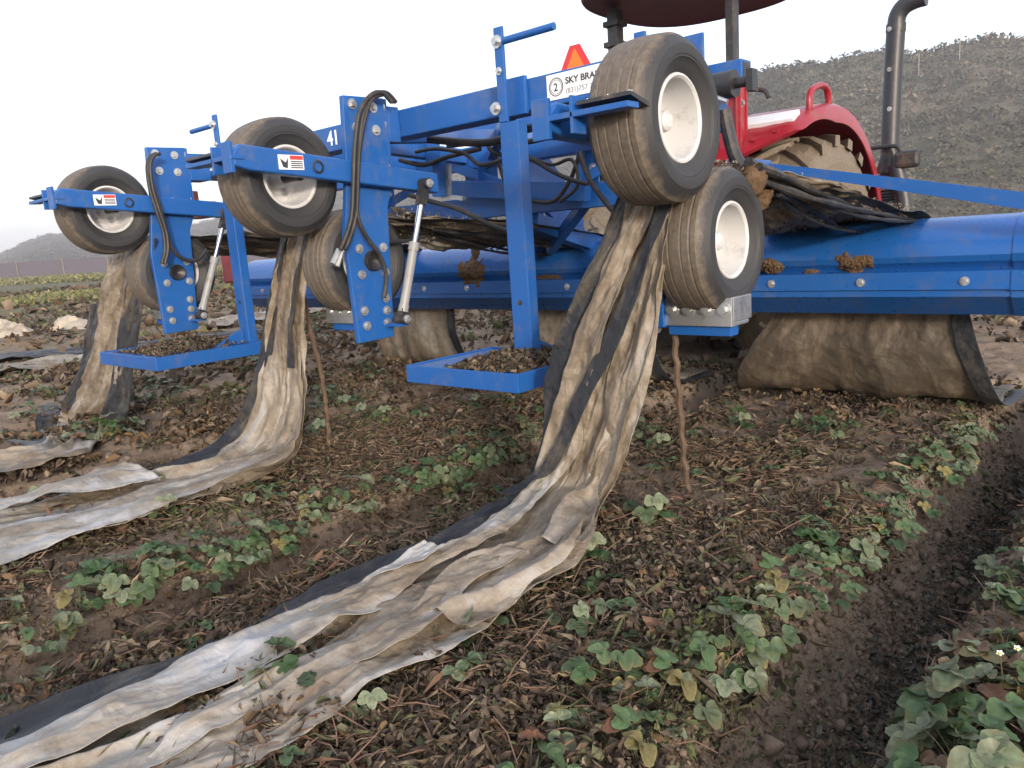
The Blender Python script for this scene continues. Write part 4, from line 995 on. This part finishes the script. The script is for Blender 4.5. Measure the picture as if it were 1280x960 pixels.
def smear(label, px, py, rx, ra, seed, thick=.016, drip=0):
    """mud dried onto the shield face: a thin ragged crust that follows the profile"""
    c = P(px, py, v=3.562); k0 = min(range(3, 14), key=lambda i: abs(SH[i][1]-c.z)); a0 = ARC[k0]
    nx, na = 64, 56
    X, A_ = np.meshgrid(np.linspace(-1.6, 1.6, nx), np.linspace(-1.6, 1.6+drip, na), indexing='ij')
    h = 1.3-np.hypot(X, np.where(A_ > 0, A_/(1+drip*.5), A_))+1.5*fbm(X*1.7+3, A_*1.5, seed, 4)+.5*fbm(X*6, A_*3, seed+5, 3)
    arc = np.clip(a0+A_*ra, ARC[0], ARC[13]); vv = np.interp(arc, ARC, [q[0] for q in SH]); zz = np.interp(arc, ARC, [q[1] for q in SH])
    e = .004; v2 = np.interp(arc+e, ARC, [q[0] for q in SH]); z2 = np.interp(arc+e, ARC, [q[1] for q in SH]); ty, tz = v2-vv, z2-zz; l = np.hypot(ty, tz)+1e-9
    ny, nz = np.minimum(tz/l, -.15), -ty/l
    hh = np.clip(h, 0, 1)**.6*thick*(.55+1.4*vnoise(X*9, A_*9, seed+9))-.0015*(h <= 0)
    V = np.stack([c.x+X*rx, vv+ny*hh, zz+nz*hh], -1).reshape(-1, 3); idx = np.arange(nx*na).reshape(nx, na)
    Q = np.stack([idx[:-1, :-1], idx[1:, :-1], idx[1:, 1:], idx[:-1, 1:]], -1).reshape(-1, 4); ok = (h.reshape(-1)[Q] > 0).any(1); Q = Q[ok]
    us_ = np.unique(Q); mp = np.zeros(nx*na, int); mp[us_] = np.arange(len(us_))
    o = obj("mud_smear", MB().add([tuple(q) for q in V[us_]], mp[Q].tolist()), MUD, smooth=True); tag(o, label, "mud", "mud smears on the shield")
smear("big reddish mud smear running down the shield left of the hand post", 588, 338, .095, .085, 5, .009, .6)
smear("large brown mud smear on the shield right of the wheels", 1066, 334, .065, .050, 11, .008)
smear("small mud smear between two bolts of the shield", 1010, 341, .032, .022, 14, .010)
smear("mud smear on the shield just right of the lower wheel", 962, 333, .055, .036, 17)
smear("thin mud smear on the shield right of the hand post", 684, 346, .08, .022, 20, .008)
clump("mud drip hanging from the middle plastic sheet onto the shield", 594, 312, dict(v=3.55), .035, .4, 8, .6)
clump("weedy mud clod hanging at the right wheel nip", 938, 222, dict(v=2.32), .045, .8, 23, .5)
clump("yellowish weed clod hanging below the right wheel nip", 952, 246, dict(v=2.45), .035, .8, 26, .4)

def heap(label, px, py, rx, ry, rz, seed):
    c = P(px, py, z=0); n = 60; m = 26; V = []; Fc = []
    for i in range(m+1):
        for k in range(n):
            a = 2*math.pi*k/n; r = i/m
            q = 1+.5*float(fbm(np.array(math.cos(a)*1.5), np.array(math.sin(a)*1.5), seed, 3))*2
            x, y = rx*r*q*math.cos(a), ry*r*q*math.sin(a)
            cr = 1-abs(2*float(vnoise(np.array(x*3+y), np.array(y*5-x), seed+2))-1); cr2 = 1-abs(2*float(vnoise(np.array(x*9), np.array(y*11+x*4), seed+3))-1)
            h = rz*(1-r**2.2)*(.45+.45*cr+.3*cr2)
            V.append((c.x+x, c.y+y, float(gz(c.x+x, c.y+y))+max(h, 0)+.01))
    for i in range(m):
        for k in range(n): Fc.append((i*n+k, i*n+(k+1) % n, (i+1)*n+(k+1) % n, (i+1)*n+k))
    o = obj("plastic_heap", MB().add(V, Fc), HEAPM, smooth=True); tag(o, label, "plastic heap"); return o
HEAPM = paint("crumpled_tan_film", (.40, .34, .26), .6, dirt=(.2, .15, .10), amount=.8, scale=4)
heap("crumpled pale plastic heap at the left edge of the photo", 8, 418, .9, .45, .22, 31)
heap("low tan plastic heap in the field just left of the hanging strip", 95, 408, .9, .4, .16, 37)
# ------------------------------------------------------------------ leaf litter over the beds
browns = np.array([(.105, .078, .060), (.15, .112, .085), (.20, .15, .115), (.05, .038, .032), (.26, .20, .155), (.16, .095, .05), (.085, .095, .05), (.14, .155, .10), (.068, .052, .042), (.17, .13, .10), (.115, .12, .07), (.32, .26, .20)])
browns = browns*np.array([1.02, 1.0, .96])
bw_ = np.array([.15, .16, .11, .13, .06, .05, .07, .04, .12, .08, .05, .02]); bw_ = bw_/bw_.sum()
def scatter(n, u0, u1, v0, v1):
    u = RNG.uniform(u0, u1, n); v = RNG.uniform(v0, v1, n)
    k = np.round((u+1.3)/BED); d = np.abs(u+1.3-k*BED)
    p = np.where(d < HALF+.02, 1.0, .30)*np.clip(.62+2.6*fbm(u*2.6, v*2.6, 91, 4), .06, 1)
    kp = RNG.uniform(0, 1, n) < p
    return u[kp], v[kp]
def litter(name, label, regs, size, zl):
    us_, vv_, sz_ = [], [], []
    for n, a, b, c, d, s in regs:
        u, v = scatter(n, a, b, c, d); us_.append(u); vv_.append(v); sz_.append(np.full(len(u), s))
    u = np.concatenate(us_); v = np.concatenate(vv_); sz_ = np.concatenate(sz_)
    n = len(u)
    dens = fbm(u*5, v*5, 95, 3)
    z = gz(u, v)+RNG.uniform(0, zl, n)*np.clip(1+4*dens, .25, 2.6)
    hue = fbm(u*1.6, v*1.6, 99, 3)
    ci = RNG.choice(len(browns), n, p=bw_)
    col = browns[ci]*RNG.uniform(.7, 1.25, (n, 1))
    gsel = (hue > .06) & (RNG.uniform(0, 1, n) < .45); col[gsel] = np.array([(.10, .115, .045)])*RNG.uniform(.7, 1.4, (gsel.sum(), 1))
    osel = (hue < -.05) & (RNG.uniform(0, 1, n) < .25); col[osel] = np.array([(.165, .105, .058)])*RNG.uniform(.6, 1.2, (osel.sum(), 1))
    o = quads_cloud(name, np.stack([u, v, z], -1), None, LITTER, col, sz_*np.minimum(RNG.lognormal(-.02, .5, n), 2.1), .52, .8, .5)
    tag(o, label, "leaf litter", kind='stuff')
litter("leaf_litter", "brown dead strawberry leaves covering the planting beds", [
    (105000, -2.0, -.5, .15, 2.4, .0175), (14000, -.55, .3, .5, 2.6, .026), (62000, -3.7, -1.95, .0, 2.6, .020),
    (52000, -3.0, .6, 2.4, 4.8, .028), (32000, -5.4, -3.0, .4, 4.6, .036), (16000, -9, -5.4, 1.5, 8, .06), (12000, -20, -9, 3, 14, .11), (9000, -2, 3, 4.8, 12, .06), (9000, -9, -2, 4.6, 14, .07), (9000, -45, -18, 6, 30, .22)], .03, .035)
# fine stalks and straw between the leaves
u, v = scatter(60000, -3.7, -.45, .15, 3.4); n = len(u); pal = np.array([(.20, .15, .10), (.13, .09, .06), (.28, .21, .14), (.16, .09, .06), (.10, .11, .05)])
o = quads_cloud("dry_straw", np.stack([u, v, gz(u, v)+RNG.uniform(.002, .05, n)], -1), None, LITTER, pal[RNG.integers(0, 5, n)]*RNG.uniform(.7, 1.2, (n, 1)), RNG.lognormal(0, .4, n)*.042, .055, .45, .1)
tag(o, "fine dry stalks and straw mixed through the dead leaves", "straw", kind='stuff')
# grey green crumbs on the furrow floor
u = np.concatenate([RNG.normal(-.47, .055, 26000), RNG.normal(-2.09, .05, 9000)]); v = np.concatenate([RNG.uniform(.4, 4.2, 26000), RNG.uniform(.2, 3.2, 9000)]); n = len(u)
pal = np.array([(.075, .078, .06), (.11, .105, .085), (.05, .045, .038), (.15, .14, .12), (.10, .075, .055)])
o = quads_cloud("furrow_litter", np.stack([u, v, gz(u, v)+RNG.uniform(.0, .02, n)], -1), None, LITTER, pal[RNG.integers(0, 5, n)]*RNG.uniform(.7, 1.3, (n, 1)), RNG.lognormal(0, .45, n)*.014, .55, .6, .35)
tag(o, "grey green leaf crumbs on the furrow floor", "leaf litter", kind='stuff')
# twigs and dry runners
nT = 3600; u, v = scatter(nT*2, -3.7, .2, .2, 3.6); nT = len(u)
m = MB()
for i in range(min(nT, 3400)):
    a = random.uniform(0, 6.28); l = random.uniform(.03, .11); z = float(gz(u[i], v[i]))+random.uniform(.008, .04)
    p = Vector((u[i], v[i], z)); d = Vector((math.cos(a), math.sin(a), random.uniform(-.3, .5)))
    bnd = Vector((random.uniform(-.3, .3), random.uniform(-.3, .3), random.uniform(-.1, .4)))*l*.4
    m.tube([p, p+d*l*.5+bnd, p+d*l], [.0016, .0014, .0009], 4, False)
o = obj("dry_twigs", m, paint("dry_runner_stem", (.17, .10, .07), .8, amount=.3)); tag(o, "thin dry runners and twigs among the dead leaves", "twigs", kind='stuff')
# clods in the furrows and on the bed walls
nC = 5200
uc = np.concatenate([RNG.uniform(-.72, -.47, 9000), RNG.uniform(-2.34, -2.1, 4000), RNG.uniform(-.70, -.25, 2600), RNG.uniform(-2.36, -1.95, 1500), RNG.uniform(-3.95, -.2, 1100)]); vc = np.concatenate([RNG.uniform(.5, 4.2, 9000), RNG.uniform(.2, 3.2, 4000), RNG.uniform(.5, 3.6, 2600), RNG.uniform(.2, 3, 1500), RNG.uniform(.4, 4.5, 1100)])
ico = []
import bmesh
bm = bmesh.new(); bmesh.ops.create_icosphere(bm, subdivisions=1, radius=1); icv = np.array([q.co[:] for q in bm.verts]); icf = np.array([[q.index for q in f.verts] for f in bm.faces]); bm.free()
n = len(uc); r = RNG.lognormal(-5.45, .55, n)
jit = RNG.uniform(.65, 1.25, (n, len(icv), 1)); sc = RNG.uniform(.6, 1.2, (n, 1, 3))
V = icv[None]*jit*sc*r[:, None, None] + np.stack([uc, vc, gz(uc, vc)+r*.3], -1)[:, None, :]
me = mesh_np("soil_clods", V.reshape(-1, 3), (icf[None]+(np.arange(n)*len(icv))[:, None, None]).reshape(-1, 3), 3)
me.materials.append(CLOD); o = bpy.data.objects.new("soil_clods", me); C.objects.link(o); tag(o, "loose brown soil clods in the furrows", "soil clods", kind='stuff')
# debris on the two platforms
def debris(label, x0, x1, y0, y1, z, n, seed):
    rg = np.random.default_rng(seed); x = rg.beta(2.2, 1.6, n)*(x1-x0)+x0; y = rg.uniform(y0, y1, n)
    hh = .055*np.clip(1-((x-(x0+x1)/2-.05)/((x1-x0)*.55))**2, 0, 1)*np.clip(1-((y-(y0+y1)/2)/((y1-y0)*.6))**2, 0, 1)
    zz = z+rg.uniform(0, 1, n)*hh
    ci = rg.choice(len(browns), n, p=bw_)
    o = quads_cloud("leaf_debris", np.stack([x, y, zz], -1), None, LITTER, browns[ci]*rg.uniform(.6, 1.1, (n, 1)), rg.lognormal(0, .35, n)*.02, .6, .7, .3)
    tag(o, label, "leaf debris", kind='stuff')
debris("brown dead leaves heaped on the right foot platform", -2.10, -1.68, 1.93, 2.36, .452, 3800, 1)
debris("brown dead leaves lying on the left foot platform", -4.30, -3.72, 1.66, 2.19, .452, 2600, 2)

def film_debris(label, Ls, Rs, n, s1, seed, pal):
    rg = np.random.default_rng(seed); ss = rg.uniform(0, s1, n); tt = rg.beta(1.6, 1.6, n)
    c = np.array([np.array(lerp_list(Ls, a))*(1-b)+np.array(lerp_list(Rs, a))*b for a, b in zip(ss, tt)]); c[:, 2] += rg.uniform(-.012, .035, n)
    pal = np.array(pal); o = quads_cloud("film_debris", c, None, LITTER, pal[rg.integers(0, len(pal), n)]*rg.uniform(.7, 1.2, (n, 1)), rg.lognormal(0, .45, n)*.011, .7, .8, .3)
    tag(o, label, "leaf debris", kind='stuff')
gp = [(.30, .26, .22), (.22, .185, .15), (.14, .11, .085), (.36, .32, .28), (.10, .075, .055)]
film_debris("pale dirt and leaf crumbs lying on the right plastic sheet between shield and wheels", La, Ra, 9000, .46, 5, gp)
film_debris("brown dirt and leaf crumbs lying on the middle plastic sheet between shield and wheels", Lb, Rb, 5000, .46, 6, gp)
# ------------------------------------------------------------------ strawberry plants
GREENS = [(.050, .105, .040), (.070, .125, .052), (.095, .145, .068), (.14, .18, .10), (.055, .095, .042), (.17, .20, .125)]
def plant_meshes(seed, nleaf, spread, size, autumn=.15):
    rg = random.Random(seed); V = []; Fc = []; Cc = []; st = MB()
    for i in range(nleaf):
        az = rg.uniform(0, 6.283); rr = spread*math.sqrt(rg.uniform(.02, 1)); h = rg.uniform(.03, .12)*(1.15-rr/spread*.7)
        tip = Vector((rr*math.cos(az), rr*math.sin(az), h))
        mid = Vector((tip.x*.6, tip.y*.6, h*.72))
        st.tube(catmull([(0, 0, -.02), mid, tip], 6), .0012, 5, False)
        out = Vector((math.cos(az), math.sin(az), rg.uniform(-.55, .15))).normalized()
        base = GREENS[rg.randrange(len(GREENS))]
        t = rg.random()
        if t < autumn*.4: base = (.15, .07, .04)
        elif t < autumn*.75: base = (.21, .18, .07)
        elif t < autumn: base = (.15, .095, .06)
        f = rg.uniform(.75, 1.25); base = tuple(c*f for c in base)
        for j, ang in enumerate((0, 1.25, -1.25)):
            ang += rg.uniform(-.2, .2)
            sd = Vector((-out.y, out.x, 0)).normalized(); upn = sd.cross(out)*-1
            if upn.z < 0: upn = -upn
            d = (out*math.cos(ang)+sd*math.sin(ang)).normalized(); s = upn.cross(d).normalized()
            Ln = size*rg.uniform(.75, 1.15)*(1.0 if j == 0 else .9); W = Ln*rg.uniform(.80, .96); turn = max(0, rg.uniform(-.8, 1.0)); cup = rg.uniform(.0, .50); droop = rg.uniform(-.1, .6)
            o = len(V); NL = 10; NW = 7
            for a in range(NL):
                l = a/(NL-1)
                w = W*.5*(max(0, math.sin(math.pi*(l*.90+.04)**.95)))**.55 if a > 0 else W*.06
                if a == NL-1: w = W*.26
                for b in range(NW):
                    q = (b-(NW-1)/2)/((NW-1)/2)
                    ser = (.050*Ln*((a % 2)*2-1) if abs(q) == 1 else 0)*.5
                    ll = l + (.06*(1-abs(q)) if a == NL-1 else 0) - .05*abs(q)*(a > 0)
                    p = tip + d*(Ln*ll + ser*.5) + s*(q*w) + upn*(cup*Ln*.5*abs(q)**1.3*math.sin(math.pi*l*.9+.2) - droop*Ln*l*l*.6 + .035*Ln*math.sin(l*9+abs(q)*4)*abs(q) + rg.uniform(-.015, .015)*Ln)
                    V.append(p); 
                    e = 1+(.25 if abs(q) == 1 or a == NL-1 else 0)+(.22 if b == 3 else 0)
                    k_ = min(1, max(0, (l-.55)*1.6+abs(q)*.5-.35))*turn
                    Cc.append((min(1, base[0]*e*(1-k_)+.22*k_), base[1]*e*(1-k_)+.13*k_, base[2]*e*(1-k_)+.055*k_, 1))
            for a in range(NL-1):
                for b in range(NW-1):
                    k = o+a*NW+b; Fc.append((k, k+1, k+NW+1, k+NW))
    me = bpy.data.meshes.new("foliage"); me.from_pydata([tuple(q) for q in V], [], Fc); me.update()
    me.polygons.foreach_set("use_smooth", [True]*len(me.polygons))
    ca = me.color_attributes.new("col", 'FLOAT_COLOR', 'POINT'); ca.data.foreach_set("color", np.array(Cc, np.float32).ravel())
    me.materials.append(LEAF)
    ms = bpy.data.meshes.new("stem"); ms.from_pydata([tuple(q) for q in st.v], [], st.f); ms.update(); ms.materials.append(STEM)
    return me, ms
STEM = paint("leaf_stalk", (.085, .085, .035), .6, amount=.2)
PM = [plant_meshes(500+i, n, sp, sz, au) for i, (n, sp, sz, au) in enumerate([(9, .11, .048, .05), (11, .12, .052, .10), (6, .09, .046, .15), (12, .12, .050, .04), (7, .09, .050, .32), (9, .11, .054, .08), (7, .10, .047, .05)])]
BIGP = [plant_meshes(601, 13, .13, .064, .08), plant_meshes(602, 11, .12, .062, .15), plant_meshes(603, 10, .13, .056, .12)]
SMALL = [plant_meshes(700+i, n, .10, .05, .2) for i, n in enumerate((4, 5, 6))]
def place(mm, x, y, label, group, rz=None, sc=1, tilt=(0, 0), dz=0):
    z = float(gz(x, y))+.01+dz
    r = thing("strawberry_plant", label, "strawberry plant", (x, y, z), group)
    r.rotation_euler = (tilt[0], tilt[1], rz if rz is not None else random.uniform(0, 6.28)); r.scale = (sc,)*3
    for nm, me in (("foliage", mm[0]), ("stem", mm[1])):
        o = bpy.data.objects.new(nm, me); C.objects.link(o); o.parent = r
    return r
G1, G2, G0, G3 = "strawberry plants along the furrow edge of the right bed", "strawberry plants along the furrow edge of the middle bed", "strawberry plants on the near right bed", "strawberry plants on the far left beds"
LAB = {1: "green strawberry plant hanging over the right furrow edge of the bed under the largest strip", 2: "green strawberry plant at the furrow edge of the bed under the middle strip", 0: "large leaved strawberry plant on the near bed in the bottom right corner", 3: "low strawberry plant on the beds at the left side of the field"}
def at_px(px, py, z=0.0): q = P(px, py, z=z); return q.x, q.y
spec = [(850, 850, 1), (765, 838, 1), (700, 905, 1), (905, 800, 1), (975, 735, 1), (1050, 675, 1), (1010, 700, 1), (1105, 640, 1), (1150, 605, 1), (1195, 585, 1), (1212, 560, 1), (800, 925, 1), (940, 775, 1), (1075, 690, 1), (660, 950, 1), (1165, 575, 1), (1235, 530, 1),
        (20, 785, 2), (95, 745, 2), (150, 715, 2), (205, 700, 2), (255, 690, 2), (338, 660, 2), (385, 640, 2), (440, 615, 2), (470, 640, 2), (552, 582, 2), (625, 556, 2), (585, 570, 2), (690, 520, 2), (60, 770, 2), (300, 672, 2), (655, 540, 2)]
unique = {(850, 850): "red tinged strawberry plant overhanging the furrow nearest the camera, right of centre", (765, 838): "pale green strawberry plant in the foreground left of the red tinged one", (205, 700): "widest green strawberry plant above the furrow between the largest and middle strips", (338, 660): "strawberry plant with glossy rounded leaves just below the middle strip", (440, 615): "dark green strawberry plant between the middle strip and the right platform", (1075, 690): "strawberry plant with a red leaf at the right edge of the nearest bed", (20, 785): "strawberry plant at the left edge of the photo above the furrow"}
for i, (px, py, b) in enumerate(spec):
    x, y = at_px(px, py-8, .03)
    if b == 1: x = min(max(x, -.84), -.66) if px > 790 else x
    lab = unique.get((px, py)); mm = PM[i % len(PM)]
    if (px, py) == (850, 850): mm = PM[4]
    place(mm, x, y, lab or LAB[b], G1 if b == 1 else G2, sc=random.uniform(.66, .92), tilt=(0, .35 if b in (1, 2) else 0), rz=random.uniform(-.6, .6))
for k in range(30):
    y = .65+k*.115+random.uniform(-.04, .04); place(PM[random.randrange(7)], -.70+random.uniform(-.07, .06), y, LAB[1], G1, sc=random.uniform(.35, .65), tilt=(0, .3), rz=random.uniform(-1, 1))
for k in range(34):
    y = .35+k*.092+random.uniform(-.04, .04); place(PM[random.randrange(7)], -2.31+random.uniform(-.08, .08), y, LAB[2], G2, sc=random.uniform(.4, .75), tilt=(0, .3), rz=random.uniform(-1, 1))
for k in range(44):
    x, y = random.uniform(-1.95, -.8), random.uniform(.5, 3.6)
    place(SMALL[k % 3], x, y, "small strawberry seedling leaves poking out of the dead leaves on the nearest bed", "small leaf tufts on the nearest bed", sc=random.uniform(.5, .95))
for k in range(30):
    x, y = random.uniform(-3.5, -2.4), random.uniform(.6, 3.6)
    place(SMALL[k % 3], x, y, "small strawberry leaf tuft among dead leaves on the middle bed", "small leaf tufts on the middle bed", sc=random.uniform(.6, 1.0))
for i, (px, py, s_) in enumerate(((1225, 870, 1.0), (1262, 800, .95), (1275, 735, .8), (1215, 945, .95), (1290, 900, .9), (1190, 920, .6), (1268, 690, .6))):
    x, y = at_px(px, py, .04)
    place(BIGP[i % 3], x, y, {0: "biggest leaved strawberry plant in the bottom right corner above the furrow", 1: "strawberry plant with tiny white flowers near the right edge of the photo"}.get(i, LAB[0]), G0, sc=s_*.9, tilt=(0, -.3))
for k in range(14):
    place(PM[k % 7], -.28+random.uniform(-.05, .1), .95+k*.22, LAB[0], G0, sc=random.uniform(.5, .8), tilt=(0, -.3))
for k in range(60):
    b = random.choice((-3.9, -4.5, -5.2, -5.5, -6.1, -6.9, -7.7, -9.3)); x = b+random.uniform(-.3, .3); y = random.uniform(.7, 3.4)*(abs(b)/4.5)
    place(PM[k % 7], x, y, LAB[3], G3, sc=random.uniform(.7, 1.25))
# two white flowers beside the right edge plant
fx_, fy_ = at_px(1248, 805, .10)
FL = paint("white_petal", (.78, .78, .70), .6, amount=.05); YC = paint("flower_centre", (.55, .45, .08), .7, amount=.05)
for i, (ox, oy) in enumerate(((1238, 808), (1260, 802))):
    c = P(ox+12, oy+8, z=.10); fl = thing("strawberry_flower", "tiny white strawberry flower, %s of the two by the right edge" % ("left" if i == 0 else "right"), "flower", c)
    for k in range(5):
        a = k*1.2566; d = Vector((math.cos(a), math.sin(a)*.6, math.sin(a)*.6)); s = Vector((-math.sin(a), math.cos(a)*.6, math.cos(a)*.6))
        obj("petal", MB().add([c, c+d*.0035+s*.003, c+d*.007, c+d*.0035-s*.003], [(0, 1, 2, 3)]), FL, fl)
    obj("flower_centre", MB().lathe([(-.001, .0005), (.001, .003), (-.002, .0035)], c, 2, 10), YC, fl)
    obj("flower_stem", MB().tube([c, c+Vector((.01, .01, -.10))], .001, 5), STEM, fl)

# ------------------------------------------------------------------ thin evening haze
hm = bpy.data.materials.new("thin_haze"); hm.use_nodes = True; hn_ = hm.node_tree
hn_.nodes.remove(hn_.nodes["Principled BSDF"]); pv = hn_.nodes.new("ShaderNodeVolumePrincipled")
pv.inputs["Density"].default_value = .0010; pv.inputs["Color"].default_value = (.88, .88, .95, 1); pv.inputs["Anisotropy"].default_value = .2
hn_.links.new(pv.outputs[0], hn_.nodes["Material Output"].inputs["Volume"])
hz = obj("haze", MB().box(-1250, 1250, -1250, 1250, -1.6, float(Hh.max())+6), hm); tag(hz, "thin pale haze over the field and hills", "haze", kind='stuff')
